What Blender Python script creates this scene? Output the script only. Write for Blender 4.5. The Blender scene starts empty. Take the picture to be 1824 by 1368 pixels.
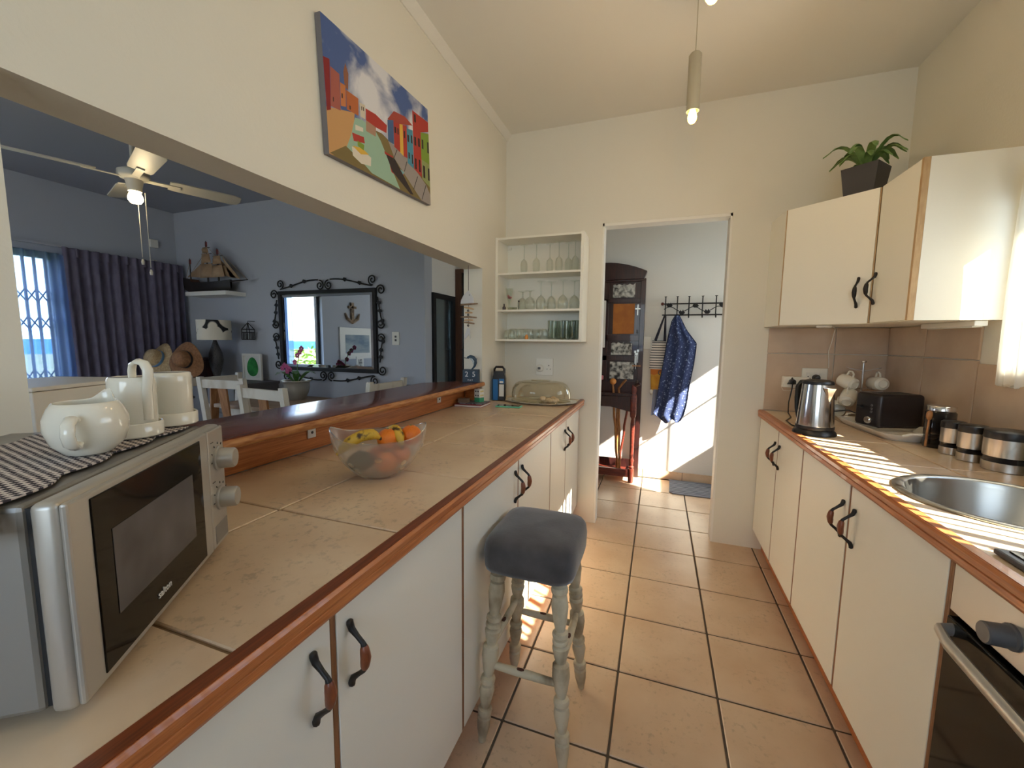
import bpy, bmesh, math, random
from mathutils import Vector, Matrix
random.seed(7)
sc = bpy.context.scene
col = sc.collection
PI = math.pi

# ------------------------------------------------------------------ camera
YAW, PITCH, ROLL, FPX = -0.341376, -0.105434, 0.010433, 730.04
f = Vector((math.sin(YAW)*math.cos(PITCH), math.cos(YAW)*math.cos(PITCH), math.sin(PITCH)))
r = Vector((math.cos(YAW), -math.sin(YAW), 0)); u = r.cross(f)
r2 = r*math.cos(ROLL)+u*math.sin(ROLL); u2 = -r*math.sin(ROLL)+u*math.cos(ROLL)
cd = bpy.data.cameras.new('camera'); cam = bpy.data.objects.new('camera', cd); col.objects.link(cam)
cam.matrix_world = Matrix(((r2.x,u2.x,-f.x,0),(r2.y,u2.y,-f.y,0),(r2.z,u2.z,-f.z,1.291),(0,0,0,1)))
cd.sensor_width = 36; cd.lens = 36*FPX/1824; cd.clip_start = .02; cd.clip_end = 6000
sc.camera = cam

# ------------------------------------------------------------------ sky, sun, exposure
w = bpy.data.worlds.new('world'); sc.world = w; w.use_nodes = True
nt = w.node_tree; nt.nodes.clear()
wo = nt.nodes.new('ShaderNodeOutputWorld'); bg = nt.nodes.new('ShaderNodeBackground')
tc = nt.nodes.new('ShaderNodeTexCoord'); sp = nt.nodes.new('ShaderNodeSeparateXYZ'); rp = nt.nodes.new('ShaderNodeValToRGB')
nt.links.new(tc.outputs['Generated'], sp.inputs[0]); nt.links.new(sp.outputs['Z'], rp.inputs[0])
nt.links.new(rp.outputs[0], bg.inputs[0]); nt.links.new(bg.outputs[0], wo.inputs[0])
rp.color_ramp.elements[0].position = 0.0; rp.color_ramp.elements[0].color = (.80, .90, 1.0, 1)
rp.color_ramp.elements[1].position = .7; rp.color_ramp.elements[1].color = (.36, .58, 1.0, 1)
bg.inputs[1].default_value = 2.6
sd = bpy.data.lights.new('sun', 'SUN'); sun = bpy.data.objects.new('sun', sd); col.objects.link(sun)
sd.energy = 16; sd.angle = math.radians(.6); sd.color = (1.0, .92, .80)
sun.rotation_euler = Vector((-1, .47, -.82)).to_track_quat('-Z', 'Y').to_euler(); sun.location = (6, -3, 6)
vs = sc.view_settings
vs.view_transform = 'Standard'; vs.look = 'None'; vs.gamma = 1; vs.use_curve_mapping = False
vs.exposure = 1.25
cy = sc.cycles
cy.use_denoising = True; cy.max_bounces = 8; cy.diffuse_bounces = 5; cy.adaptive_threshold = .06; cy.adaptive_min_samples = 24; cy.glossy_bounces = 4
cy.transmission_bounces = 4; cy.transparent_max_bounces = 16; cy.sample_clamp_indirect = 6
cy.caustics_reflective = False; cy.caustics_refractive = False
def portal(name, loc, direction, sx, sy):
    l = bpy.data.lights.new(name, 'AREA'); l.shape = 'RECTANGLE'; l.size = sx; l.size_y = sy
    l.cycles.is_portal = True
    o = bpy.data.objects.new(name, l); col.objects.link(o); o.location = loc
    o.rotation_euler = Vector(direction).to_track_quat('-Z', 'Z').to_euler()
portal('portal_kitchen', (1.33, 1.34, 1.51), (-1, 0, 0), 1.3, .6)
portal('portal_hall', (1.45, 3.42, 1.3), (-1, 0, 0), .9, 1.2)
portal('portal_living', (-5.1, 1.55, 1.05), (1, 0, 0), 1.2, 1.95)
portal('portal_living_rear', (-2.9, -2.35, 1.5), (0, 1, 0), 1.5, 1.2)
portal('portal_rear', (.1, -1.6, 1.6), (0, 1, 0), 1.5, 1.1)

# ------------------------------------------------------------------ helpers
def S(a, b, c):
    g = lambda v: (v/255/12.92 if v/255 <= .04045 else ((v/255+.055)/1.055)**2.4)
    return (g(a), g(b), g(c), 1)
M = {}
def mat(name, c, rough=.5, metal=0, c2=None, scale=8, stretch=(1,1,1), detail=4, bump=0, bscale=None, spec=.5,
        ramp=(.35,.65), emit=0, coat=0, sheen=0, tex='noise', obj=False, trans=0, alpha=1, distort=0, speck=0, sscale=55):
    m = bpy.data.materials.new(name); m.use_nodes = True; n = m.node_tree; b = n.nodes['Principled BSDF']
    L = n.links.new
    b.inputs['Base Color'].default_value = c; b.inputs['Roughness'].default_value = rough
    b.inputs['Metallic'].default_value = metal; b.inputs['Specular IOR Level'].default_value = spec
    b.inputs['Coat Weight'].default_value = coat; b.inputs['Sheen Weight'].default_value = sheen
    b.inputs['Transmission Weight'].default_value = trans; b.inputs['Alpha'].default_value = alpha
    if emit:
        b.inputs['Emission Color'].default_value = c; b.inputs['Emission Strength'].default_value = emit
    if c2 is not None or bump:
        if obj:
            t = n.nodes.new('ShaderNodeTexCoord'); src = t.outputs['Object']
        else:
            t = n.nodes.new('ShaderNodeNewGeometry'); src = t.outputs['Position']
        mp = n.nodes.new('ShaderNodeMapping'); mp.inputs['Scale'].default_value = stretch; L(src, mp.inputs[0])
    if c2 is not None:
        if tex == 'noise':
            x = n.nodes.new('ShaderNodeTexNoise'); x.inputs['Scale'].default_value = scale; x.inputs['Detail'].default_value = detail
            x.inputs['Distortion'].default_value = distort; o = x.outputs[0]
        elif tex == 'wave':
            x = n.nodes.new('ShaderNodeTexWave'); x.inputs['Scale'].default_value = scale; x.inputs['Distortion'].default_value = distort
            x.inputs['Detail'].default_value = detail; x.inputs['Detail Scale'].default_value = 1.2; x.bands_direction = 'DIAGONAL'; o = x.outputs['Fac']
        elif tex == 'checker':
            x = n.nodes.new('ShaderNodeTexChecker'); x.inputs['Scale'].default_value = scale; o = x.outputs['Fac']
        elif tex == 'voronoi':
            x = n.nodes.new('ShaderNodeTexVoronoi'); x.inputs['Scale'].default_value = scale; o = x.outputs['Distance']
        L(mp.outputs[0], x.inputs['Vector'])
        rmp = n.nodes.new('ShaderNodeValToRGB'); L(o, rmp.inputs[0])
        rmp.color_ramp.elements[0].position = ramp[0]; rmp.color_ramp.elements[1].position = ramp[1]
        rmp.color_ramp.elements[0].color = c; rmp.color_ramp.elements[1].color = c2
        fin = rmp.outputs[0]
        if speck:      # fine darker flecks worked into the glaze
            x2 = n.nodes.new('ShaderNodeTexNoise'); x2.inputs['Scale'].default_value = sscale; x2.inputs['Detail'].default_value = 10; x2.inputs['Roughness'].default_value = .62
            x3 = n.nodes.new('ShaderNodeTexNoise'); x3.inputs['Scale'].default_value = 6; x3.inputs['Detail'].default_value = 3
            L(mp.outputs[0], x2.inputs['Vector']); L(mp.outputs[0], x3.inputs['Vector'])
            r2_ = n.nodes.new('ShaderNodeMapRange'); r2_.inputs[1].default_value = .54; r2_.inputs[2].default_value = .64; L(x2.outputs[0], r2_.inputs[0])
            r3_ = n.nodes.new('ShaderNodeMapRange'); r3_.inputs[1].default_value = .42; r3_.inputs[2].default_value = .62; r3_.inputs[4].default_value = speck; L(x3.outputs[0], r3_.inputs[0])
            mu = n.nodes.new('ShaderNodeMath'); mu.operation = 'MULTIPLY'; L(r2_.outputs[0], mu.inputs[0]); L(r3_.outputs[0], mu.inputs[1])
            mc = n.nodes.new('ShaderNodeMix'); mc.data_type = 'RGBA'; L(mu.outputs[0], mc.inputs[0]); L(fin, mc.inputs[6])
            mc.inputs[7].default_value = tuple(k*.32 for k in c2[:3])+(1,); fin = mc.outputs[2]
        L(fin, b.inputs['Base Color'])
    if bump:
        x = n.nodes.new('ShaderNodeTexNoise'); x.inputs['Scale'].default_value = bscale or scale; x.inputs['Detail'].default_value = 3
        L(mp.outputs[0], x.inputs['Vector']); bp = n.nodes.new('ShaderNodeBump'); bp.inputs['Strength'].default_value = bump
        bp.inputs['Distance'].default_value = .01; L(x.outputs[0], bp.inputs['Height']); L(bp.outputs[0], b.inputs['Normal'])
    M[name] = m; return m
def mixmat(name, layers, fres=None):
    """thin see-through materials: transparent tint + glossy edge (fresnel) [+ diffuse/translucent share]"""
    m = bpy.data.materials.new(name); m.use_nodes = True; n = m.node_tree; n.nodes.clear(); L = n.links.new
    out = n.nodes.new('ShaderNodeOutputMaterial')
    def mk(kind, c, rough=.05):
        k = n.nodes.new('ShaderNodeBsdf'+kind); k.inputs[0].default_value = c
        if 'Roughness' in k.inputs and kind in ('Glossy', 'Refraction'): k.inputs['Roughness'].default_value = rough
        return k.outputs[0]
    cur = mk(*layers[0])
    for fac, lay in layers[1:]:
        mx = n.nodes.new('ShaderNodeMixShader')
        if fac == 'fresnel':
            lw = n.nodes.new('ShaderNodeLayerWeight'); lw.inputs['Blend'].default_value = fres or .35; L(lw.outputs['Fresnel'], mx.inputs[0])
        elif fac == 'facing':
            lw = n.nodes.new('ShaderNodeLayerWeight'); lw.inputs['Blend'].default_value = fres or .35; L(lw.outputs['Facing'], mx.inputs[0])
        else: mx.inputs[0].default_value = fac
        L(cur, mx.inputs[1]); L(mk(*lay), mx.inputs[2]); cur = mx.outputs[0]
    L(cur, out.inputs[0]); M[name] = m; return m

class MB:
    def __init__(s): s.v = []; s.f = []; s.m = []
    def add(s, vs_, fs, mi=0, T=None):
        o = len(s.v)
        s.v += [tuple(T @ Vector(p)) if T else tuple(p) for p in vs_]
        s.f += [tuple(i+o for i in q) for q in fs]; s.m += [mi]*len(fs); return s
    def box(s, x0, x1, y0, y1, z0, z1, mi=0, T=None):
        if x0 > x1: x0, x1 = x1, x0
        if y0 > y1: y0, y1 = y1, y0
        if z0 > z1: z0, z1 = z1, z0
        return s.add([(x0,y0,z0),(x1,y0,z0),(x1,y1,z0),(x0,y1,z0),(x0,y0,z1),(x1,y0,z1),(x1,y1,z1),(x0,y1,z1)],
              [(3,2,1,0),(4,5,6,7),(0,1,5,4),(1,2,6,5),(2,3,7,6),(3,0,4,7)], mi, T)
    def prism(s, poly, d, mi=0, T=None):
        n = len(poly); d = Vector(d); a = [Vector(p) for p in poly]; b = [p+d for p in a]
        nor = Vector((0,0,0))
        for i in range(n): nor += a[i].cross(a[(i+1) % n])
        if nor.dot(d) > 0: bot = tuple(reversed(range(n))); top = tuple(range(n, 2*n)); side = [(i, (i+1)%n, n+(i+1)%n, n+i) for i in range(n)]
        else: bot = tuple(range(n)); top = tuple(reversed(range(n, 2*n))); side = [(n+i, n+(i+1)%n, (i+1)%n, i) for i in range(n)]
        return s.add(a+b, [bot, top]+side, mi, T)
    def lathe(s, prof, n=24, c=(0,0,0), mi=0, T=None, cap=True, sx=1, sy=1):
        V = []; F = []
        for (rr, z) in prof:
            for k in range(n):
                a = 2*PI*k/n; V.append((c[0]+rr*sx*math.cos(a), c[1]+rr*sy*math.sin(a), c[2]+z))
        for i in range(len(prof)-1):
            for k in range(n):
                F.append((i*n+k, i*n+(k+1)%n, (i+1)*n+(k+1)%n, (i+1)*n+k))
        if cap:
            if prof[0][0] > 1e-5: F.append(tuple(reversed(range(n))))
            if prof[-1][0] > 1e-5: F.append(tuple(range((len(prof)-1)*n, len(prof)*n)))
        return s.add(V, F, mi, T)
    def tube(s, pts, rad, n=8, closed=False, mi=0, T=None, cap=True, flat=1):
        P = [Vector(p) for p in pts]; m = len(P)
        R = rad if isinstance(rad, (list, tuple)) else [rad]*m
        V = []; F = []; up = None
        for i in range(m):
            if closed: t = P[(i+1) % m]-P[i-1]
            else: t = P[min(i+1, m-1)]-P[max(i-1, 0)]
            if t.length < 1e-9: t = Vector((0,0,1))
            t.normalize()
            if up is None:
                up = Vector((0,0,1)) if abs(t.z) < .9 else Vector((1,0,0))
            e1 = up-t*up.dot(t)
            if e1.length < 1e-6: e1 = t.orthogonal()
            e1.normalize(); up = e1; e2 = t.cross(e1)
            for k in range(n):
                a = 2*PI*k/n; V.append(P[i]+e1*(R[i]*math.cos(a))+e2*(R[i]*flat*math.sin(a)))
        rng = m if closed else m-1
        for i in range(rng):
            j = (i+1) % m
            for k in range(n): F.append((i*n+k, i*n+(k+1)%n, j*n+(k+1)%n, j*n+k))
        if cap and not closed:
            F.append(tuple(reversed(range(n)))); F.append(tuple(range((m-1)*n, m*n)))
        return s.add(V, F, mi, T)
    def ball(s, c, rad, nu=14, nv=9, mi=0, T=None):
        if not isinstance(rad, (list, tuple)): rad = (rad,)*3
        V = [(c[0], c[1], c[2]-rad[2])]; F = []
        for i in range(1, nv):
            b = -PI/2+PI*i/nv
            for k in range(nu):
                a = 2*PI*k/nu; V.append((c[0]+rad[0]*math.cos(b)*math.cos(a), c[1]+rad[1]*math.cos(b)*math.sin(a), c[2]+rad[2]*math.sin(b)))
        V.append((c[0], c[1], c[2]+rad[2])); e = len(V)-1
        for k in range(nu):
            F.append((0, 1+(k+1)%nu, 1+k)); F.append((e, 1+(nv-2)*nu+k, 1+(nv-2)*nu+(k+1)%nu))
            for i in range(nv-2): F.append((1+i*nu+k, 1+i*nu+(k+1)%nu, 1+(i+1)*nu+(k+1)%nu, 1+(i+1)*nu+k))
        return s.add(V, F, mi, T)
    def grid(s, fn, nu, nv, thick=None, mi=0, T=None, wrap=False):
        V = []; F = []
        for j in range(nv+1):
            for i in range(nu+1): V.append(tuple(fn(i/nu, j/nv)))
        for j in range(nv):
            for i in range(nu):
                a = j*(nu+1)+i; F.append((a, a+1, a+nu+2, a+nu+1))
        if thick:
            N = len(V); t = Vector(thick); V += [tuple(Vector(p)+t) for p in V]; F2 = [tuple(N+i for i in reversed(q)) for q in F]
            bd = [i for i in range(nu+1)]+[j*(nu+1)+nu for j in range(1, nv+1)]+[nv*(nu+1)+i for i in range(nu-1, -1, -1)]+[j*(nu+1) for j in range(nv-1, 0, -1)]
            for k in range(len(bd)):
                a, b = bd[k], bd[(k+1) % len(bd)]; F2.append((b, a, a+N, b+N))
            F += F2
        return s.add(V, F, mi, T)
    def build(s, name, mats, parent=None, smooth=None, bevel=0, seg=2, world=False, kind=None, fix=False, mesh_only=False):
        V = s.v
        if world and parent is not None:
            q = parent
            while q.parent is not None: q = q.parent
            inv = RM.get(q.name, Matrix()).inverted(); V = [tuple(inv @ Vector(p)) for p in V]
        me = bpy.data.meshes.new(name); me.from_pydata(V, [], s.f)
        if isinstance(mats, str): mats = [mats]
        for k in mats: me.materials.append(M[k])
        for p, i in zip(me.polygons, s.m): p.material_index = i
        if bevel or fix:
            bm = bmesh.new(); bm.from_mesh(me)
            if fix:
                bmesh.ops.remove_doubles(bm, verts=bm.verts, dist=1e-5); bmesh.ops.recalc_face_normals(bm, faces=bm.faces)
            if bevel:
                ed = [e for e in bm.edges if len(e.link_faces) == 2 and e.calc_face_angle(0) > .5]
                bmesh.ops.bevel(bm, geom=ed, offset=bevel, segments=seg, affect='EDGES', profile=.5, clamp_overlap=True)
            bm.to_mesh(me); bm.free()
        if smooth is not None:
            me.shade_smooth(); me.set_sharp_from_angle(angle=math.radians(smooth))
        me.update()
        if mesh_only: return me
        o = bpy.data.objects.new(name, me); col.objects.link(o); o.parent = parent
        if kind: o['kind'] = kind
        return o
RM = {}
def thing(name, label, cat, loc=(0,0,0), rz=0, group=None):
    o = bpy.data.objects.new(name, None); col.objects.link(o); o.location = loc; o.rotation_euler = (0,0,rz)
    o.empty_display_size = .05
    o['label'] = label; o['category'] = cat
    if group: o['group'] = group
    RM[o.name] = Matrix.Translation(loc) @ Matrix.Rotation(rz, 4, 'Z')
    return o
def tag(o, label, cat, group=None):
    o['label'] = label; o['category'] = cat
    if group: o['group'] = group
    return o
def copy_tree(o, parent=None):
    c = o.copy(); col.objects.link(c); c.parent = parent
    for ch in list(o.children): copy_tree(ch, c)
    return c
def place(o, loc, rz=0, label=None):
    o.location = loc; o.rotation_euler = (0,0,rz)
    if label: o['label'] = label
    return o
def mesh_obj(me, name, parent=None):
    o = bpy.data.objects.new(name, me); col.objects.link(o); o.parent = parent; return o
def text_mesh(txt, size, depth=.0006):
    c = bpy.data.curves.new('lettering', 'FONT'); c.body = txt; c.size = size; c.extrude = depth; c.resolution_u = 3
    c.align_x = 'CENTER'; c.align_y = 'CENTER'
    o = bpy.data.objects.new('lettering', c); col.objects.link(o)
    dg = bpy.context.evaluated_depsgraph_get(); me = bpy.data.meshes.new_from_object(o.evaluated_get(dg))
    bpy.data.objects.remove(o); bpy.data.curves.remove(c); return me
def letter(txt, size, T, material, parent, name='lettering', world=True):
    me = text_mesh(txt, size)
    if world:
        q = parent
        while q.parent is not None: q = q.parent
        T = RM.get(q.name, Matrix()).inverted() @ T
    me.transform(T); me.materials.clear(); me.materials.append(M[material]); me.name = name
    return mesh_obj(me, name, parent)
def basis(o, x, y):
    x = Vector(x).normalized(); y = Vector(y).normalized(); z = x.cross(y)
    return Matrix(((x.x,y.x,z.x,o[0]),(x.y,y.y,z.y,o[1]),(x.z,y.z,z.z,o[2]),(0,0,0,1)))
def lerp(a, b, t): return a+(b-a)*t
def seated(a, b, n): return [Vector(a).lerp(Vector(b), i/(n-1)) for i in range(n)]

# ------------------------------------------------------------------ materials
mat('wall_cream', S(224,219,205), .85, bump=.06, bscale=90)
mat('ceiling_cream', S(226,222,212), .9)
mat('wall_white', S(228,224,216), .85, bump=.06, bscale=90)
mat('wall_grey', S(180,183,190), .85, bump=.05, bscale=90)
mat('living_ceiling', S(160,163,172), .9)
mat('tile_floor', S(220,192,160), .28, c2=S(208,174,140), scale=5, detail=8, ramp=(.3,.7), bump=.02, bscale=40, speck=.3, sscale=50)
mat('tile_counter', S(228,204,172), .3, c2=S(210,180,146), scale=4, detail=6, ramp=(.35,.65), bump=.03, bscale=60, speck=.38, sscale=58)
mat('tile_wall', S(204,182,158), .3, c2=S(190,164,140), scale=6, detail=8, ramp=(.3,.65))
mat('grout_dark', S(92,78,64), .9); mat('grout_tan', S(150,126,100), .9)
mat('pine_edge', S(200,124,70), .38, c2=S(160,88,44), scale=9, stretch=(26,1.1,26), detail=5, ramp=(.35,.75), coat=.25)
mat('pine_dark', S(128,64,32), .4, c2=S(92,42,20), scale=9, stretch=(26,1.1,26), detail=5, ramp=(.35,.75), coat=.2)
mat('bar_varnish', S(128,68,46), .24, c2=S(92,44,30), scale=7, stretch=(22,.9,22), detail=5, coat=.15)
mat('bar_worn', S(190,134,80), .45, c2=S(150,90,46), scale=9, stretch=(12,2,12), detail=5)
mat('bar_pine', S(212,130,70), .38, c2=S(168,90,42), scale=5, stretch=(6,1.2,34), detail=6, ramp=(.3,.7), coat=.3, distort=.6)
mat('cabinet_white', S(238,234,221), .42)
mat('edge_pale', S(196,164,122), .6, c2=S(180,146,104), scale=20, stretch=(6,6,1))
mat('cabinet_edge', S(150,104,66), .6, c2=S(128,84,52), scale=20, stretch=(6,6,1))
mat('black_metal', S(40,36,34), .45, metal=.3)
mat('grip_wood', S(138,74,42), .4, c2=S(104,50,28), scale=14, stretch=(8,8,1), coat=.2)
mat('velvet_grey', S(78,74,74), .85, sheen=.4, c2=S(62,58,58), scale=14, detail=6, bump=.05, bscale=120)
mat('chalk_paint', S(208,195,165), .75, c2=S(138,118,90), scale=12, stretch=(1,1,.6), detail=10, ramp=(.46,.74), bump=.08, bscale=60)
mat('chip_brown', S(84,48,32), .8)
mat('silver_paint', S(188,184,176), .38, metal=.55)
mat('silver_body', S(150,148,144), .42, metal=.6)
mat('dark_gap', S(26,26,28), .6)
mat('oven_glass', S(16,14,13), .07, spec=.3)
mat('micro_window', S(92,90,92), .25, c2=S(54,52,54), scale=6, detail=3)
mat('chrome', S(214,214,214), .16, metal=1); mat('steel', S(196,192,184), .28, metal=1, bump=.03, bscale=60)
mat('steel_sink', S(172,168,160), .3, metal=1); mat('black_plastic', S(30,30,32), .32); mat('grey_plastic', S(92,90,90), .4)
mat('toaster_black', S(50,46,48), .28, metal=.4)
mat('ceramic', S(232,228,214), .12, coat=.5); mat('white_plastic', S(232,228,216), .35); mat('white_paint', S(232,228,218), .5)
mat('letter_white', S(220,220,220), .5); mat('letter_dark', S(70,68,66), .6)
mat('gingham', S(54,48,58), .9, c2=S(214,204,198), tex='checker', scale=150, obj=True, ramp=(.3,.7))
mat('orange_peel', S(232,128,24), .45, bump=.25, bscale=260, c2=S(222,110,18), scale=12)
mat('banana', S(206,164,52), .5, c2=S(74,48,24), scale=38, detail=8, ramp=(.52,.62), obj=True)
mat('banana_tip', S(72,50,30), .7)
mat('avocado', S(38,44,28), .6, bump=.3, bscale=160)
mat('blue_plastic', S(28,104,168), .4); mat('turquoise', S(112,196,164), .4); mat('screen_black', S(16,16,20), .1)
mat('bread', S(226,206,178), .8, c2=S(206,178,144), scale=20)
mat('book_red', S(140,28,36), .5); mat('paper', S(226,224,216), .8); mat('magazine', S(150,150,160), .4, c2=S(40,44,60), scale=40, ramp=(.45,.55))
mat('green_block', S(64,164,120), .5); mat('card_brown', S(128,110,92), .6); mat('yellow_dot', S(210,190,90), .6)
mat('calendar_blue', S(58,72,86), .5, c2=S(48,60,74), scale=30); mat('driftwood', S(164,138,110), .8, c2=S(120,98,78), scale=30)
mat('driftwood_pale', S(204,170,130), .8); mat('fish_white', S(206,206,206), .8); mat('cord', S(70,56,46), .9)
mat('dolphin', S(48,70,88), .4); mat('belly', S(190,200,204), .5)
mat('wood_dark', S(62,28,24), .35, c2=S(38,16,14), scale=8, stretch=(10,10,1), coat=.3)
mat('wood_red', S(120,50,36), .35, c2=S(84,32,24), scale=8, stretch=(1,10,10), coat=.2)
mat('timber_brown', S(104,66,42), .5, c2=S(80,48,30), scale=10, stretch=(12,12,1))
mat('amber_panel', S(184,112,40), .6, c2=S(166,96,32), scale=12)
mat('photo_grey', S(206,204,196), .6, c2=S(52,50,48), scale=26, detail=6, ramp=(.4,.62), obj=True)
mat('stick_wood', S(180,124,70), .5, c2=S(132,82,40), scale=20, stretch=(3,3,1)); mat('knob_orange', S(214,140,66), .45)
mat('black_iron', S(30,28,28), .55, metal=.4)
mat('scarf_blue', S(46,58,96), .85, c2=S(132,146,178), scale=60, detail=2, ramp=(.60,.66)); mat('scarf_hem', S(34,38,56), .9)
mat('stripe_bag', S(222,214,206), .85, c2=S(60,52,60), tex='wave', scale=0, ramp=(.5,.6))
mat('bag_dark', S(40,40,52), .9); mat('yellow_cloth', S(222,170,66), .85, c2=S(206,140,48), scale=14); mat('orange_cloth', S(206,120,50), .85)
mat('mat_grey', S(128,132,142), .95); mat('mat_dark', S(84,88,98), .95)
mat('curtain_dark', S(112,106,124), .9, c2=S(96,90,108), scale=30, stretch=(1,1,.3)); mat('pink', S(206,120,124), .6)
mat('fan_white', S(206,202,188), .4); mat('rope', S(150,120,80), .9)
mat('hull', S(40,34,32), .5); mat('sail', S(172,144,112), .85, c2=S(150,120,90), scale=8); mat('red_flag', S(120,50,44), .8)
mat('shade_floral', S(222,212,192), .9, c2=S(34,32,32), tex='voronoi', scale=9, ramp=(.74,.80), obj=True)
mat('lamp_black', S(28,26,28), .4, c2=S(70,66,66), tex='voronoi', scale=60, ramp=(.2,.3), obj=True)
mat('straw', S(196,168,124), .85, c2=S(170,140,98), scale=60); mat('straw_brown', S(150,104,66), .85, c2=S(126,84,52), scale=60)
mat('ribbon_blue', S(110,150,190), .7); mat('ribbon_dark', S(40,34,34), .8)
mat('chair_white', S(216,210,198), .6, c2=S(176,156,130), scale=9, stretch=(1,1,.4), detail=7, ramp=(.5,.85)); mat('chair_wood', S(170,118,74), .55, c2=S(140,92,54), scale=9, stretch=(8,8,1))
mat('table_top', S(186,160,134), .5, c2=S(166,138,112), scale=6, stretch=(1,12,1)); mat('cushion_navy', S(30,32,48), .9)
mat('sideboard_grey', S(104,100,100), .5); mat('silver_pot', S(176,172,162), .3, metal=.5)
mat('orchid', S(178,72,118), .6); mat('leaf', S(70,116,56), .5, c2=S(96,140,66), scale=20); mat('fern', S(96,132,74), .55, c2=S(130,160,90), scale=30)
mat('leaf_print', S(60,156,76), .6, c2=S(36,116,56), scale=16); mat('pot_charcoal', S(62,60,62), .6); mat('soil', S(50,38,30), .95)
mat('mirror', S(236,240,240), .02, metal=1); mat('mirror_dim', S(126,140,146), .12, metal=.9)
mat('picture_sea', S(70,96,120), .5, c2=S(150,160,160), scale=3, stretch=(1,1,3)); mat('sea', S(24,84,128), .7, spec=.1)
mat('earth', S(120,110,80), .95, c2=S(90,100,60), scale=.5); mat('bush', S(110,150,60), .6, c2=S(150,180,84), scale=4, obj=False)
mat('living_floor', S(150,136,120), .35, c2=S(126,112,98), scale=6, stretch=(10,1,1))
mat('bulb', (1.0, .66, .10, 1), .4, emit=7); mat('fan_bulb', (1.0, .78, .45, 1), .4, emit=12)
mat('pendant_grey', S(178,168,144), .5); mat('canvas_side', S(120,116,118), .8)
mat('print_sky', S(74,96,148), .75, c2=S(214,214,218), scale=5.5, detail=6, ramp=(.42,.6), distort=.4)
for k, c in dict(brick_quay=(196,150,98), canal=(150,182,160), ochre_water=(120,104,62), dark_red=(134,34,36), pink=(166,92,80), brown=(140,90,66),
    orange=(196,120,70), orange2=(176,98,54), cream=(206,196,176), red=(172,56,46), tan=(166,130,108), quay=(150,142,138), roof=(160,66,54), blue=(70,98,140),
    yellow=(214,170,66), blue2=(70,140,164), green=(122,150,54), green2=(140,150,96), white=(214,206,190), cyan=(120,166,176), dark=(50,40,40), seam=(60,54,54)).items():
    mat('print_'+k, S(*c), .75)
mixmat('pane', [('Transparent', (.96,.98,.97,1)), ('fresnel', ('Glossy', (1,1,1,1), .02))], .12)
mixmat('glass', [('Transparent', (.91,.93,.91,1)), ('facing', ('Glossy', (.95,.97,.95,1), .06))], .4)
mixmat('glass_dark', [('Transparent', (.80,.83,.79,1)), ('facing', ('Glossy', (.85,.88,.85,1), .08))], .4)
mixmat('glass_jar', [('Transparent', (.2,.18,.17,1)), (.45, ('Diffuse', S(44,42,42))), ('facing', ('Glossy', (.7,.7,.7,1), .08))], .2)
mixmat('glass_amber', [('Transparent', (.93,.90,.82,1)), ('facing', ('Glossy', (.9,.88,.8,1), .05))], .3)
mixmat('glass_frost', [('Transparent', (.94,.94,.92,1)), (.30, ('Translucent', (.8,.8,.78,1))), (.13, ('Diffuse', (.7,.7,.67,1))), ('facing', ('Glossy', (.9,.9,.9,1), .2))], .15)
mixmat('glass_rim', [('Transparent', (.9,.92,.9,1)), ('facing', ('Glossy', (1,1,1,1), .05))], .5)
mixmat('sheer', [('Transparent', (.55,.72,1,1)), (.45, ('Translucent', (.40,.56,.92,1))), (.15, ('Diffuse', (.6,.7,.9,1)))])
mixmat('net_curtain', [('Diffuse', (.80,.78,.72,1)), (.38, ('Translucent', (.85,.83,.76,1)))])
mixmat('scarf_sheer', [('Transparent', (.8,.84,.92,1)), (.5, ('Diffuse', S(110,126,160))), (.3, ('Translucent', S(120,140,180)))])
# ------------------------------------------------------------------ the setting
def struct(name, mb, m, parent=None, **k):
    o = mb.build(name, m, parent, **k)
    if parent is None: o['kind'] = 'structure'
    return o
ZC = 2.72; YF = 2.845; XL = -1.07; XR = 1.2
floor = struct('floor', MB().box(-1.2, 1.6, -1.7, 4.2, -.08, -.004), 'grout_dark')
tl = MB().prism([(-.1725,-.1725,-.01),(.1725,-.1725,-.01),(.1725,.1725,-.01),(-.1725,.1725,-.01)], (0,0,.01)).build('tile', 'tile_floor', bevel=.0025, seg=1, mesh_only=True)
gx0, gy0, gs = -.446, 1.194, .3533
def tiles_at(kr, cr):
    for k in kr:
        for c in cr:
            o = mesh_obj(tl, 'tile', floor); o.location = (gx0+gs*(c+.5), gy0+gs*(k+.5), 0)
tiles_at(range(-8, 5), range(-1, 4)); tiles_at(range(5, 8), range(-2, 5))
struct('floor_living', MB().box(-5.2, -1.2, -2.2, 4.2, -.08, 0), 'living_floor')

wl = MB()                                    # wall between kitchen and living room, with the serving opening
wl.box(-1.20, XL, -1.7, .40, 0, ZC+.1); wl.box(-1.20, XL, 2.43, 2.945, 0, ZC+.1)
wl.box(-1.20, XL, .40, 2.43, 1.742, ZC+.1); wl.box(-1.32, -1.20, .40, 2.43, 0, .998)
struct('wall_left', wl, 'wall_cream')
trim = MB(); trim.prism([(XL,-1.7,2.68),(XL+.006,-1.7,2.68),(XL+.028,-1.7,2.70),(XL+.036,-1.7,ZC),(XL,-1.7,ZC)], (0,4.545,0))
struct('trim_1', trim, 'ceiling_cream', smooth=40)
wf = MB()                                    # wall with the doorway
wf.box(-1.07, -.384, YF, 2.945, 0, ZC+.1); wf.box(.385, 1.5, YF, 2.945, 0, ZC+.1); wf.box(-.384, .385, YF, 2.945, 2.068, ZC+.1)
wall_far = struct('wall_far', wf, 'wall_cream')
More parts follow.
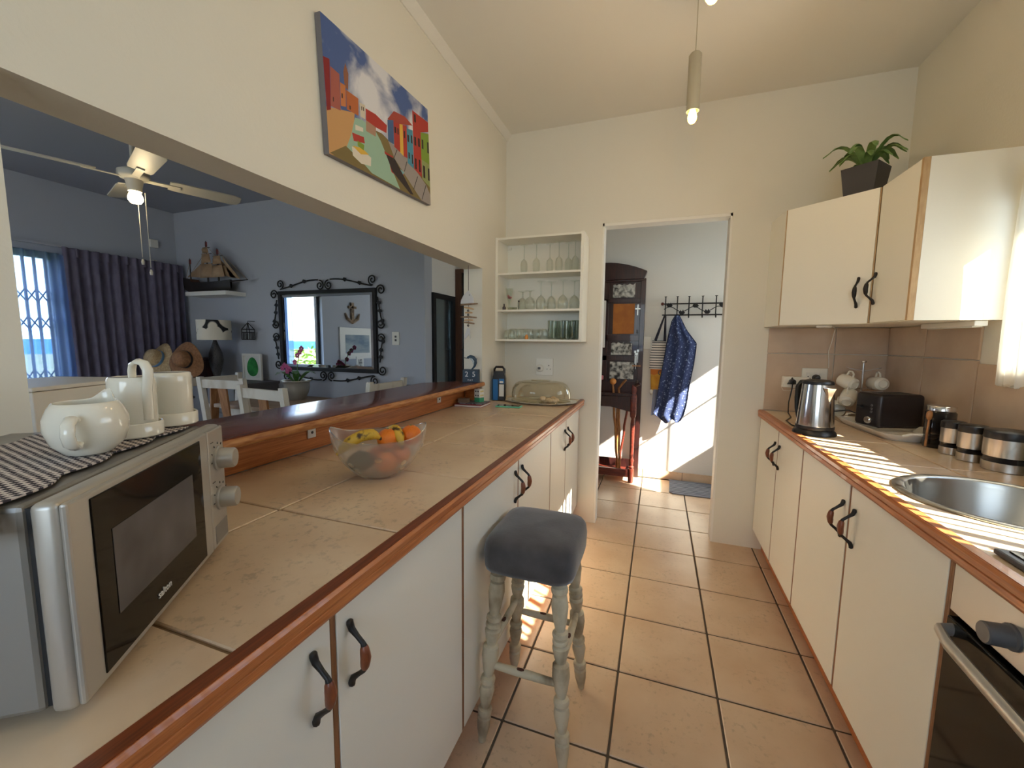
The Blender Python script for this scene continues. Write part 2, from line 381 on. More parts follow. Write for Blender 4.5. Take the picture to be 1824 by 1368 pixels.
lin = MB(); lin.box(-.384, -.372, YF+.003, 2.945, 0, 2.068); lin.box(.373, .385, YF+.003, 2.945, 0, 2.068); lin.box(-.384, .385, YF+.003, 2.945, 2.05, 2.068)
struct('trim_2', lin, 'white_paint')
wr = MB()                                    # window wall on the right
WY0, WY1, WZ0, WZ1 = .72, 2.0, 1.225, 1.80
wr.box(XR, 1.32, -1.7, WY0, 0, ZC+.1); wr.box(XR, 1.32, WY1, YF, 0, ZC+.1); wr.box(XR, 1.32, WY0, WY1, 0, WZ0); wr.box(XR, 1.32, WY0, WY1, WZ1, ZC+.1)
wall_right = struct('wall_right', wr, 'wall_cream')
wb = MB(); wb.box(-1.2, -.65, -1.7, -1.58, 0, ZC); wb.box(.85, 1.32, -1.7, -1.58, 0, ZC); wb.box(-.65, .85, -1.7, -1.58, 0, 1.05); wb.box(-.65, .85, -1.7, -1.58, 2.15, ZC+.1)
struct('wall_rear', wb, 'wall_cream')
struct('ceiling', MB().box(-1.2, 1.6, -1.7, 4.25, ZC, ZC+.12), 'ceiling_cream')
# hall
HX = 1.42
hw = MB(); hw.box(-1.3, HX+.12, 4.05, 4.17, 0, ZC+.05); struct('wall_hall_far', hw, 'wall_white')
HY0, HY1, HZ0, HZ1 = 2.98, 3.88, 1.11, 1.92
hr = MB(); hr.box(HX, HX+.1, 2.945, HY0, 0, ZC); hr.box(HX, HX+.1, HY1, 4.05, 0, ZC); hr.box(HX, HX+.1, HY0, HY1, 0, HZ0); hr.box(HX, HX+.1, HY0, HY1, HZ1, ZC)
struct('wall_hall_right', hr, 'wall_white')
bb = struct('baseboard_hall', MB().box(-1.1, HX, 4.042, 4.05, 0, .078), 'grout_dark')
bt = MB().box(-.1745, .1745, -.008, .0, .002, .08).build('tile', 'tile_floor', mesh_only=True)
for k in range(-2, 5):
    o = mesh_obj(bt, 'tile', bb); o.location = (gx0+gs*(k+.5), 4.043, 0)
# living room
LX = -4.93; LY = 3.05; LZ = 2.6
struct('wall_living_far', MB().box(LX-.15, -1.87, LY, LY+.12, 0, LZ+.1), 'wall_grey')
ll = MB(); DY0, DY1, DZ = 1.0, 2.12, 2.0
ll.box(LX-.15, LX, -2.2, DY0, 0, LZ+.1); ll.box(LX-.15, LX, DY1, LY, 0, LZ+.1); ll.box(LX-.15, LX, DY0, DY1, DZ, LZ+.1)
struct('wall_living_left', ll, 'wall_grey')
lr = MB(); lr.box(LX-.15, -3.6, -2.3, -2.2, 0, LZ+.1); lr.box(-2.2, -1.2, -2.3, -2.2, 0, LZ+.1); lr.box(-3.6, -2.2, -2.3, -2.2, 0, .9); lr.box(-3.6, -2.2, -2.3, -2.2, 2.1, LZ+.1)
struct('wall_living_rear', lr, 'wall_grey')
struct('ceiling_living', MB().box(LX-.15, -1.2, -2.3, 4.3, LZ, LZ+.3), 'living_ceiling')
struct('wall_passage', MB().box(-1.99, -1.87, LY+.12, 4.3, 0, LZ), 'wall_white')
struct('wall_passage_end', MB().box(-1.87, -1.2, 4.05, 4.17, 0, LZ), 'wall_white')
# a half-glazed timber door leaf at the end of the passage
dr = struct('door_1', MB().box(-1.868, -1.80, 3.60, 3.66, 0, 1.965).box(-1.765, -1.735, 3.60, 3.66, 0, 1.965).box(-1.80, -1.765, 3.60, 3.66, 1.93, 1.965).box(-1.80, -1.765, 3.60, 3.66, 0, .2), 'timber_brown')
MB().box(-1.80, -1.765, 3.625, 3.632, .2, 1.93).build('door_pane', 'mirror_dim', dr)
MB().tube([(-1.795, 3.59, 1.2), (-1.795, 3.575, 1.2), (-1.76, 3.575, 1.2)], .006).build('door_handle', 'black_metal', dr, smooth=40)
# windows
def frame_window(name, ax, pos, a0, a1, z0, z1, th=.04, d=.05, mull=(), trans=(), m='white_paint', pane=True, mw_=.015):
    mb = MB()
    def bar(p0, p1, q0, q1):
        if ax == 'x': mb.box(pos, pos+d, p0, p1, q0, q1)
        else: mb.box(p0, p1, pos, pos+d, q0, q1)
    bar(a0, a1, z0, z0+th); bar(a0, a1, z1-th, z1); bar(a0, a0+th, z0, z1); bar(a1-th, a1, z0, z1)
    for t in mull: bar(t-mw_, t+mw_, z0, z1)
    for t in trans: bar(a0, a1, t-mw_, t+mw_)
    o = struct(name, mb, m)
    if pane:
        g = MB()
        if ax == 'x': g.box(pos+d*.45, pos+d*.55, a0+th, a1-th, z0+th, z1-th)
        else: g.box(a0+th, a1-th, pos+d*.45, pos+d*.55, z0+th, z1-th)
        g.build('pane', 'pane', o)
    return o
w1 = frame_window('window_1', 'x', 1.262, WY0, WY1, WZ0-.02, WZ1+.02, .02, .04)
rs = random.Random(3); yy = .80                                      # upright slats out of view, added only to stripe the sunlight on the worktop
while yy < 1.84:
    wd = rs.uniform(.012, .05); a = rs.uniform(-.5, .5)
    MB().box(-.001, .001, -wd/2, wd/2, WZ0+.003, WZ1-.02, T=Matrix.Translation((1.232, yy, 0)) @ Matrix.Rotation(a, 4, 'Z')).build('stripe_shadow_slat', 'white_paint', w1)
    yy += wd/2+rs.uniform(.03, .075)
w2 = frame_window('window_2', 'x', HX+.03, HY0, HY1, HZ0, HZ1, .02, .012, mull=(3.425, 3.61), trans=(1.60,), mw_=.007)
w3 = frame_window('window_3', 'x', LX-.11, DY0, DY1, .02, DZ, .05, .05, mull=(1.60,), m='black_metal', pane=False)
MB().box(LX-.09, LX-.085, 1.615, DY1-.05, .07, DZ-.05).build('pane', 'pane', w3)
w4 = frame_window('fill_window_kitchen', 'y', -1.66, -.65, .85, 1.05, 2.15, .04, .05, mull=(.1,))  # unseen window behind the camera, added to let in fill light
w5 = frame_window('fill_window_living', 'y', -2.27, -3.6, -2.2, .9, 2.1, .04, .05, mull=(-2.9,))  # window added out of view to brighten the living room
# expanding security gate, folded to the far side of the sliding door
gate = thing('security_gate', 'folding lattice security gate behind the sheer curtain', 'gate', (LX-.03, 1.85, 0))
gy = [1.64+.066*i for i in range(8)]
for y in gy: MB().box(LX-.045, LX-.025, y-.007, y+.007, .03, 1.97).build('upright', 'black_metal', gate, world=True)
for y in gy[:-1]:
    for zc in (1.63, 1.40, .95, .72, .45):
        x = MB()
        for s in (1, -1): x.tube([(LX-.035, y, zc-.055*s), (LX-.035, y+.066, zc+.055*s)], .005, 4)
        x.build('lattice_link', 'black_metal', gate, world=True)
# outdoors, seen through the sliding door and in the mirror
struct('ground_outside', MB().box(-60, -5.15, -60, 60, -1.2, -.6), 'earth')
tag(MB().box(-4000, -60, -3000, 3000, -22, -21).build('sea', 'sea'), 'blue sea seen in the mirror up to the horizon', 'sea')
def bush(x, y, z, rx, rz, n, label, seed):
    t = thing('bush', label, 'bush', (x, y, -.6), 0, 'bushes outside the sliding door'); q = random.Random(seed); fo = MB()
    for i in range(n):
        d = Vector((q.gauss(0,1), q.gauss(0,1), q.gauss(0,1))).normalized()*q.uniform(.6, 1.05)
        c = Vector((d.x*rx, d.y*rx, z+.6+d.z*rz)); e1 = Vector((q.uniform(-1,1), q.uniform(-1,1), q.uniform(-1,1))).normalized()*.09
        e2 = e1.orthogonal().normalized()*.035; fo.add([c-e1, c+e2, c+e1, c-e2], [(0,1,2,3)])
    fo.build('foliage', 'bush', t)
    st = MB()
    for k in range(4): st.tube([(0,0,0), (q.uniform(-.2,.2), q.uniform(-.2,.2), (z+.6)*.5), (q.uniform(-.6,.6)*rx, q.uniform(-.6,.6)*rx, z+.6)], [.04,.03,.01], 5)
    st.build('stem', 'timber_brown', t)
bush(-8.6, -2.6, .0, 1.3, 1.1, 1500, 'leafy green bush reflected at the bottom of the mirror', 1)
bush(-9.2, .45, -.1, 1.3, 1.0, 1500, 'leafy bush outside the sliding door, nearest the folded gate', 2)
bush(-8.7, 2.9, -.5, 1.4, .95, 1500, 'leafy bush glimpsed low through the sheer curtain', 3)
# ------------------------------------------------------------------ kitchen counters
def edge_profile(x, s, z1):      # wooden nosing, front towards +x when s=1
    return [(x,0,z1-.042),(x+s*.024,0,z1-.042),(x+s*.027,0,z1-.036),(x+s*.027,0,z1-.024),(x+s*.024,0,z1-.022),(x+s*.0275,0,z1-.020),(x+s*.029,0,z1-.006),(x+s*.025,0,z1),(x,0,z1)]
ct = thing('kitchen_worktop', 'long tiled worktop with pine edge under the serving opening', 'worktop', (-.82, 1.1, .845))
MB().box(-1.069, -.502, -1.2, .40, .845, .880).box(-1.18, -.502, .401, 2.429, .845, .880).box(-1.069, -.502, 2.43, YF, .845, .880).build('slab', 'grout_tan', ct, world=True)
e = MB().prism([(p[0], -1.2, p[2]) for p in edge_profile(-.500, 1, .887)], (0, 1.2+YF-.002, 0)); e.build('pine_edge', 'pine_edge', ct, world=True)
MB().box(-.4995, -.4765, -1.2, YF-.002, .8868, .8885).build('edge_top', 'pine_dark', ct, world=True)
ys = [-1.09+.3585*k for k in range(0, 12)][:-1]+[YF]
def wtile(parent, x0, x1, y0, y1, z0, z1, m, g=.003):
    return MB().box(x0+g, x1-g, y0+g, y1-g, z0, z1).build('tile', m, parent, world=True, bevel=.002, seg=1)
ys = [.702+.3585*k for k in range(-5, 6)]+[YF]
for a, b in zip(ys[:-1], ys[1:]):
    wtile(ct, -.8335, -.5, a, b, .878, .885, 'tile_counter')
    if b < .41 or a > 2.42: wtile(ct, -1.0685, -.8335, a, b, .878, .885, 'tile_counter')
    elif b > 2.43: wtile(ct, -1.18, -.8335, a, 2.4285, .878, .885, 'tile_counter'); wtile(ct, -1.0685, -.8335, 2.4275, b, .878, .885, 'tile_counter')
    elif a < .40: wtile(ct, -1.18, -.8335, .4015, b, .878, .885, 'tile_counter'); wtile(ct, -1.0685, -.8335, a, .4025, .878, .885, 'tile_counter')
    else: wtile(ct, -1.18, -.8335, a, b, .878, .885, 'tile_counter')

cr = thing('sink_worktop', 'tiled worktop with pine edge holding the round sink and hob', 'worktop', (.9, 1.2, .845))
SX, SY, SR = .868, 1.393, .222
def cut(o):
    cm = MB().lathe([(.205,-.2),(.205,.2)], 64, (SX, SY, .88)).build('cutter', 'steel'); md = o.modifiers.new('b', 'BOOLEAN'); md.object = cm; md.operation = 'DIFFERENCE'; md.solver = 'EXACT'
    r = o
    q = o.parent; mw = RM[q.name]; cm.matrix_world = mw.inverted()
    o.parent = None; bpy.context.view_layer.update()
    dg = bpy.context.evaluated_depsgraph_get(); me = bpy.data.meshes.new_from_object(o.evaluated_get(dg)); o.modifiers.clear(); o.data = me; o.parent = q
    bpy.data.objects.remove(cm)
sl = MB().box(.622, XR, -1.2, YF, .845, .880).build('slab', 'grout_tan', cr, world=True); cut(sl)
MB().prism([(p[0], -1.2, p[2]) for p in edge_profile(.620, -1, .887)], (0, 1.2+YF-.002, 0)).build('pine_edge', 'pine_edge', cr, world=True)
MB().box(.597, .6195, -1.2, YF-.002, .8868, .8885).build('edge_top', 'pine_edge', cr, world=True)
ys = [1.063-.357*k for k in range(6, 0, -1)]+[1.063, 1.39, 1.722, 2.08, 2.44, YF]
for a, b in zip(ys[:-1], ys[1:]):
    for c0, c1 in ((.62, .918), (.918, XR)):
        t = wtile(cr, c0, c1, a, b, .878, .885, 'tile_counter')
        cx = min(max(SX, c0), c1); cy_ = min(max(SY, a), b)
        if math.hypot(cx-SX, cy_-SY) < .205: cut(t)
# backsplash tiles
for a, b in ((.615, .95), (.95, XR)):
    for z0, z1 in ((.887, 1.232), (1.232, 1.384)):
        MB().box(a+.0025, b-.0025, YF-.008, YF, z0+.0025, z1-.0025).build('tile', 'tile_wall', wall_far, bevel=.0015, seg=1)
yb = [YF-.01, 2.50, 2.145, 1.79, 1.435, 1.08, .725, .37, .015]
for a, b in zip(yb[1:], yb[:-1]):
    for z0, z1 in ((.887, 1.232), (1.232, 1.384)):
        if z1 > 1.3 and a < 2.0: continue
        MB().box(XR-.008, XR, a+.0025, b-.0025, z0+.0025, min(z1, 1.384 if a >= 2.0 else 1.222)-.0025).build('tile', 'tile_wall', wall_right, bevel=.0015, seg=1)

# ------------------------------------------------------------------ cupboard handles and doors
def handle(parent, x, y, z, nx, ny=0, h=.118, grip='grip_wood', metal='black_metal'):
    """bow handle on a door face at (x,y), bar centre height z, outward normal (nx,ny)"""
    N = Vector((nx, ny, 0)).normalized(); B = Vector((x, y, z)); U = Vector((0,0,1)); hh = h/2
    mb = MB(); up_ = [(.98,.004,.0065),(.80,.008,.006),(.62,.02,.0045),(.46,.031,.0045),(.36,.034,.0058)]
    prof_ = [(t, q, rr) for t, q, rr in up_]+[(0,.036,.004)]+[(-t, q, rr) for t, q, rr in reversed(up_)]
    prof_ = [(1.10,.003,.003),(1.06,.004,.006)]+prof_+[(-1.06,.004,.006),(-1.10,.003,.003)]
    mb.tube([B+U*hh*t+N*q for t, q, rr in prof_], [rr for t, q, rr in prof_], 8)
    mb.build('handle', metal, parent, smooth=50, world=True)
    g = [B+U*hh*t+N*(.034+.003*(1-abs(t)/.38)) for t in (-.38,-.3,-.15,0,.15,.3,.38)]
    MB().tube(g, [.0055,.0078,.009,.0095,.009,.0078,.0055], 10).build('handle_grip', grip, parent, smooth=50, world=True)
def base_unit(label, xf, sgn, y0, ym, y1, hz, zb=.118, zt=.838, sink=False):
    """two-door floor unit; xf = door face, sgn = outward direction along x"""
    t = thing('base_cabinet', label, 'cabinet', (xf-sgn*.3, (y0+y1)/2, 0), 0, 'white base cabinets')
    back = -1.065 if sgn > 0 else 1.19
    fx = xf-sgn*.0195
    if sink: MB().prism([(fx,y0+.0015,.10),(fx,y0+.0015,.842),(fx-sgn*.018,y0+.0015,.842),(fx-sgn*.018,y0+.0015,.70),(back,y0+.0015,.70),(back,y0+.0015,.10)], (0,y1-y0-.003,0)).build('carcass', 'cabinet_edge', t, world=True)
    else: MB().box(back, fx, y0+.0015, y1-.0015, .10, .842).build('carcass', 'cabinet_edge', t, world=True)
    MB().box(xf-sgn*.055, xf-sgn*.075, y0+.001, y1-.001, 0.0005, .10).build('plinth', 'pine_edge', t, world=True)
    for a, b, hy in ((y0, ym, ym-.048), (ym, y1, ym+.035)):
        d = MB().box(xf-sgn*.018, xf, a+.0075, b-.0075, zb, zt).build('door', 'cabinet_white', t, world=True, bevel=.0015)
        handle(d, xf, hy, hz, sgn)
    for yq, hw in ((y0+.0035, .0035), (ym, .0055), (y1-.0035, .0035)): MB().box(xf-sgn*.0192, xf-sgn*.0015, yq-hw, yq+hw, zb, zt).build('edge_strip', 'cabinet_edge', t, world=True)
    return t
base_unit('white two-door base cabinet nearest the camera, below the microwave', -.505, 1, .02, .517, 1.015, .725)
base_unit('white two-door base cabinet directly behind the bar stool', -.505, 1, 1.015, 1.51, 2.034, .725)
base_unit('white two-door base cabinet at the far end beside the doorway', -.505, 1, 2.034, 2.41, 2.842, .705)
base_unit('white two-door base cabinet off to the near left, mostly out of view', -.505, 1, -1.0, -.5, .02, .725)
base_unit('white two-door base cabinet in the corner under the kettle', .607, -1, 2.046, 2.431, 2.842, .71, .13)
base_unit('white two-door base cabinet under the round sink', .607, -1, 1.092, 1.578, 2.046, .711, .13, sink=True)

# ------------------------------------------------------------------ oven and hob
ov = thing('oven', 'built-in oven with silver control panel and dark glass door', 'oven', (.9, .8, 0))
MB().box(.628, 1.15, .495, 1.085, .10, .84).build('body', 'dark_gap', ov, world=True)
MB().box(.608, .66, 1.0835, 1.0905, .118, .838).build('side_trim', 'cabinet_edge', ov, world=True)
MB().box(.607, .627, .497, 1.082, .735, .838).build('control_panel', 'silver_paint', ov, world=True, bevel=.002)
MB().box(.604, .627, .497, 1.082, .16, .722).build('door', 'oven_glass', ov, world=True, bevel=.003)
MB().box(.662, .68, .497, 1.082, 0, .10).build('plinth', 'pine_edge', ov, world=True)
for y in (.58, .75, .925):
    kn = MB().lathe([(.023,0),(.023,.004),(.020,.006),(.019,.038),(.017,.04)], 20, T=basis((.607, y, .783), (0,1,0), (0,0,1)) @ Matrix.Rotation(PI, 4, 'Y')).build('knob', 'grey_plastic', ov, world=True, smooth=40)
hb = MB().tube([(.604, .52, .700), (.580, .525, .700), (.570, .57, .698), (.562, .79, .694), (.570, 1.01, .698), (.580, 1.055, .700), (.604, 1.062, .700)], .014, 10, flat=.6)
hb.build('handle', 'silver_paint', ov, world=True, smooth=50)
hob = thing('hob', 'hob plate with grey rim set into the worktop beside the sink', 'hob', (.88, .77, .885))
MB().box(.635, 1.12, .50, 1.04, .8865, .898).build('rim', 'grey_plastic', hob, world=True, bevel=.004)
MB().box(.65, 1.105, .515, 1.025, .8975, .9005).build('glass_top', 'oven_glass', hob, world=True, bevel=.001)
for x, y in ((.76, .64), (.76, .90), (1.0, .64), (1.0, .90)):
    MB().lathe([(.082,0),(.084,.001),(.08,.0015)], 28, (x, y, .9003)).build('hot_plate', 'grey_plastic', hob, world=True)
# round sink
sk = thing('kitchen_sink', 'round stainless steel sink let into the tiled worktop', 'sink', (SX, SY, .885))
MB().lathe([(SR-.001,.0005),(SR,.004),(SR-.006,.0065),(SR-.02,.006),(SR-.026,.002),(SR-.03,-.012),(SR-.036,-.10),(SR-.06,-.135),(SR-.1,-.145),(.035,-.15),(.03,-.15)], 64, cap=False).build('basin', 'steel_sink', sk, smooth=35)
MB().lathe([(.038,-.150),(.036,-.1465),(.028,-.148),(.0,-.150)], 24).build('drain', 'chrome', sk, smooth=40)

# ------------------------------------------------------------------ serving bar
bar = thing('serving_bar', 'raised varnished pine serving bar along the wall opening', 'bar', (-1.2, 1.4, .885))
top = [(-1.052,.402,.998),(-1.048,1.2,.998),(-1.05,2.418,.998),(-1.06,2.428,.998),(-1.19,2.428,.998),(-1.375,2.2,.998),(-1.375,.80,.998),(-1.78,.80,.998),(-1.78,.402,.998)]
MB().prism(top, (0,0,.027)).build('bar_top', 'bar_varnish', bar, world=True, bevel=.006, seg=3, smooth=40)
MB().tube([(-1.0495,.41,1.0115),(-1.0455,1.2,1.0115),(-1.0475,2.41,1.0115)], .0128, 8, flat=.55).build('bar_nosing', 'bar_worn', bar, world=True, smooth=50)
MB().box(-1.199, -1.180, .41, 2.40, .886, .998).build('front_board', 'bar_pine', bar, world=True, bevel=.001)
MB().box(-1.178, -1.085, 2.40, 2.427, .886, .998).build('end_block', 'bar_pine', bar, world=True, bevel=.001)
for y in (1.135, 2.058):
    b = MB().box(-1.180, -1.172, y-.018, y+.018, .932, .994).build('bracket', 'white_plastic', bar, world=True, bevel=.002)
    MB().lathe([(.005,0),(.005,.002),(.003,.003)], 10, T=basis((-1.1722, y, .952), (0,1,0), (0,0,1))).build('screw', 'letter_dark', b, world=True)

# ------------------------------------------------------------------ wall cupboards over the corner
P4, P3, P2, P1 = (.59, YF), (.605, 2.60), (.905, 2.345), (.905, 2.035)
ZB, ZT = 1.386, 1.99
cc = thing('wall_cabinet', 'white corner wall cabinet with angled door under the potted plant', 'cabinet', (.9, 2.6, ZB), 0, 'white wall cabinets')
n = Vector((P2[1]-P3[1], -(P2[0]-P3[0]), 0)).normalized(); off = n*-.02      # n points into the room
if n.dot(Vector((-1,-1,0))) < 0: n = -n
off = -n*.02
MB().prism([(P4[0]+.0,YF-.001,ZB),(P3[0],P3[1],ZB),(P3[0]+off.x+.012,P3[1]+off.y+.0,ZB),(P2[0]+off.x,P2[1]+off.y,ZB),(P2[0]+.02,P2[1]+.001,ZB),(XR-.001,2.346,ZB),(XR-.001,YF-.001,ZB)], (0,0,ZT-ZB)).build('carcass', 'cabinet_white', cc, world=True)
dv = Vector((P2[0]-P3[0], P2[1]-P3[1], 0)); dl = dv.length; dv.normalize()
a = Vector((P3[0],P3[1],0))+dv*.006; b = Vector((P2[0],P2[1],0))-dv*.006
dd = MB().prism([(a.x,a.y,ZB+.002),(b.x,b.y,ZB+.002),(b.x+off.x*.9,b.y+off.y*.9,ZB+.002),(a.x+off.x*.9,a.y+off.y*.9,ZB+.002)], (0,0,ZT-ZB-.004)).build('door', 'cabinet_white', cc, world=True)
for q in (a-dv*.0055, b+dv*.0015):
    MB().prism([(q.x,q.y,ZB+.002),(q.x+dv.x*.004,q.y+dv.y*.004,ZB+.002),(q.x+dv.x*.004+off.x,q.y+dv.y*.004+off.y,ZB+.002),(q.x+off.x,q.y+off.y,ZB+.002)], (0,0,ZT-ZB-.004)).build('edge_strip', 'edge_pale', cc, world=True)
hp = Vector((.865,2.379,0)); handle(dd, hp.x, hp.y, 1.53, n.x, n.y, .13, 'black_metal')
ec = thing('wall_cabinet', 'narrow white wall cabinet whose bare side panel faces the window', 'cabinet', (1.05, 2.19, ZB), 0, 'white wall cabinets')
MB().box(.926, XR-.001, 2.035, 2.344, ZB, ZT).build('carcass', 'cabinet_white', ec, world=True)
ed = MB().box(.905, .925, 2.050, 2.338, ZB+.002, ZT-.002).build('door', 'cabinet_white', ec, world=True, bevel=.001)
MB().box(.905, .9255, 2.035, 2.049, ZB, ZT).build('edge_strip', 'edge_pale', ec, world=True)
handle(ed, .905, 2.312, 1.54, -1, 0, .13, 'black_metal')

# net curtain at the far side of the kitchen window
nc = MB(); nc.grid(lambda s, t: (1.165+.012*math.sin(s*30)+.004*math.sin(s*71), lerp(1.87, 1.985, s)+.006*math.sin(t*4), lerp(1.150+.006*math.sin(s*26), 1.92, t)), 40, 10)
tag(nc.build('net_curtain', 'net_curtain', smooth=60), 'short white net curtain glowing at the right edge of the photo', 'curtain')

# ------------------------------------------------------------------ open glass shelf on the far wall
shf = thing('glass_shelf', 'white open wall shelf of three tiers holding drinking glasses', 'shelf', (-.77, 2.75, 1.288))
X0, X1, Y0, Z0, Z1 = -1.068, -.470, 2.645, 1.288, 1.979
MB().box(X0, X0+.018, Y0, YF-.001, Z0, Z1).build('side_panel', 'cabinet_white', shf, world=True); MB().box(X1-.018, X1, Y0, YF-.001, Z0, Z1).build('side_panel', 'cabinet_white', shf, world=True)
MB().box(X0+.018, X1-.018, YF-.008, YF-.001, Z0, Z1).build('back_panel', 'cabinet_white', shf, world=True)
for z in (Z0, 1.487, 1.731, Z1-.016): MB().box(X0+.018, X1-.018, Y0, YF-.008, z, z+.013).build('board', 'cabinet_white', shf, world=True)
MB().box(X0+.02, X0+.05, YF-.02, YF-.009, 1.935, 1.95).build('hanger_plate', 'white_plastic', shf, world=True)
def glass_mesh(kind):
    if kind == 'wine': prof = [(.030,0),(.034,.02),(.035,.045),(.030,.07),(.016,.088),(.005,.095),(.0035,.11),(.0035,.175),(.006,.182),(.030,.188),(.031,.19)]
    elif kind == 'flute': prof = [(.020,0),(.024,.03),(.025,.06),(.021,.082),(.009,.095),(.0035,.102),(.003,.18),(.006,.186),(.026,.191),(.027,.193)]
    elif kind == 'goblet': prof = [(.031,0),(.037,.03),(.036,.055),(.026,.075),(.010,.086),(.006,.092),(.006,.118),(.012,.124),(.033,.130),(.034,.132)]
    elif kind == 'tumbler': prof = [(.034,0),(.035,.002),(.033,.055),(.031,.066),(.026,.07),(0,.071)]
    elif kind == 'beaker': prof = [(.028,0),(.029,.002),(.031,.12),(.0305,.125),(.028,.126),(.026,.01),(0,.008)]
    elif kind == 'bowl': prof = [(.042,0),(.043,.003),(.042,.04),(.036,.058),(.022,.066),(0,.068)]
    elif kind == 'vase': prof = [(.014,0),(.016,.006),(.008,.012),(.010,.05),(.018,.09),(.028,.15),(.0275,.15),(.016,.09),(.004,.05),(0,.03)]
    return MB().lathe(prof, 20, cap=False).build('glass', 'glass' if kind != 'beaker' else 'glass_dark', smooth=50, mesh_only=True)
GM = {k: glass_mesh(k) for k in ('wine','flute','goblet','tumbler','beaker','bowl','vase')}
def pxx(p, y): return (-1.05+(p-886)*.00382)*y/2.645
def glass(kind, p, z, y, label, name='drinking_glass', cat='glass'):
    o = mesh_obj(GM[kind], name); o.location = (pxx(p, y), y, z); return tag(o, label, cat, 'glasses on the open shelf')
zt, zm, zl = 1.7445, 1.5005, 1.3015
ordn = ['first','second','third','fourth','fifth','sixth']
for i, (p, y) in enumerate([(934.7,2.73),(957,2.71),(980.6,2.74),(996.5,2.70),(1012.5,2.75),(1024,2.71)]):
    glass('flute', p, zt, y, f'{ordn[i]} upturned stemmed glass from the left on the top tier', 'wine_glass')
for i, (k, p, y) in enumerate([('goblet',933,2.76),('goblet',946.5,2.71),('wine',966,2.71),('wine',984.5,2.75),('wine',1004.5,2.70),('wine',1024,2.74)]):
    glass(k, p, zm, y, f'{ordn[i]} upturned wine glass from the left on the middle tier', 'wine_glass')
vg = thing('glass_vase', 'tall slim glass with pink shell decoration at the left of the middle tier', 'vase', (pxx(908, 2.72), 2.72, zm)); mesh_obj(GM['vase'], 'glass_body', vg)
MB().ball((.004,0,.088), (.016,.012,.01), 10, 6).ball((-.008,0,.098), (.01,.008,.008), 8, 5).build('shell', 'pink', vg, smooth=60)
db = MB().lathe([(.012,0),(.012,.02),(.005,.026),(.004,.042),(0,.043)], 12).build('small_bottle', 'wood_dark', smooth=40); db.location = (pxx(898.5, 2.69), 2.69, zm); tag(db, 'tiny dark bottle at the left end of the middle tier', 'bottle')
gd = MB().lathe([(.03,0),(.033,.018),(.031,.018),(.028,.003),(0,.003)], 20, cap=False).build('glass_dish', 'glass_dark', smooth=40); gd.location = (pxx(914, 2.685), 2.685, zm); tag(gd, 'low clear glass dish beside the tiny dark bottle', 'dish')
gk = MB().tube([(0,0,0),(0,0,.055)], .0022, 6).ball((0,0,.058), .006, 8, 6).build('stirrer', 'black_iron', smooth=60); gk.location = (pxx(926, 2.69), 2.69, zm); tag(gk, 'thin black stirrer standing left of the wine glasses', 'stirrer')
for i, (k, p, y) in enumerate([('bowl',910,2.74),('tumbler',917,2.69),('tumbler',931,2.73),('tumbler',945,2.70),('tumbler',957,2.76),('tumbler',970,2.70)]):
    glass(k, p, zl, y, f'{ordn[i]} low tumbler from the left on the bottom tier', 'tumbler')
oc = MB().lathe([(.011,0),(.012,.02),(.006,.03),(0,.031)], 12).build('candle', 'knob_orange', smooth=40); oc.location = (pxx(941, 2.665), 2.665, zl); tag(oc, 'small orange candle among the tumblers on the bottom tier', 'candle')
for i, (p, y) in enumerate([(987,2.70),(1000,2.75),(1009,2.69),(1020,2.74),(1027,2.685)]):
    glass('beaker', p, zl, y, f'{ordn[i]} tall straight glass from the left on the bottom tier', 'tall_glass')
# sockets
def socket(name, label, x0, x1, y, z0, z1, holes, ny=-1):
    t = thing(name, label, 'socket', ((x0+x1)/2, y, (z0+z1)/2))
    MB().box(x0, x1, y-.009, y, z0, z1).build('plate', 'white_plastic', t, world=True, bevel=.003)
    for (x, z, rr) in holes: MB().lathe([(rr,0),(rr,.0012)], 10, T=basis((x, y-.009, z), (1,0,0), (0,0,1))).build('pin_hole', 'letter_dark', t, world=True)
    for x in (lerp(x0,x1,.25), lerp(x0,x1,.75)): MB().box(x-.008, x+.008, y-.0125, y-.009, z1-.042, z1-.028).build('rocker', 'white_paint', t, world=True, bevel=.001)
    return t
so = socket('wall_socket', 'white double wall socket above the glass dome', -.826, -.700, YF, 1.047, 1.168, [(-.731,1.117,.004),(-.743,1.092,.003),(-.719,1.092,.003)])
pl = thing('plug', 'white plug pushed into the socket above the glass dome', 'plug', (-.793, 2.836, 1.098))
MB().lathe([(.026,0),(.027,.012),(.02,.026),(.012,.03),(0,.03)], 18, T=basis((-.793, 2.8352, 1.098), (1,0,0), (0,0,1))).build('body', 'white_plastic', pl, world=True, smooth=40)
MB().box(-.803, -.783, 2.800, 2.8375, 1.090, 1.106).build('grip', 'grey_plastic', pl, world=True, bevel=.002)
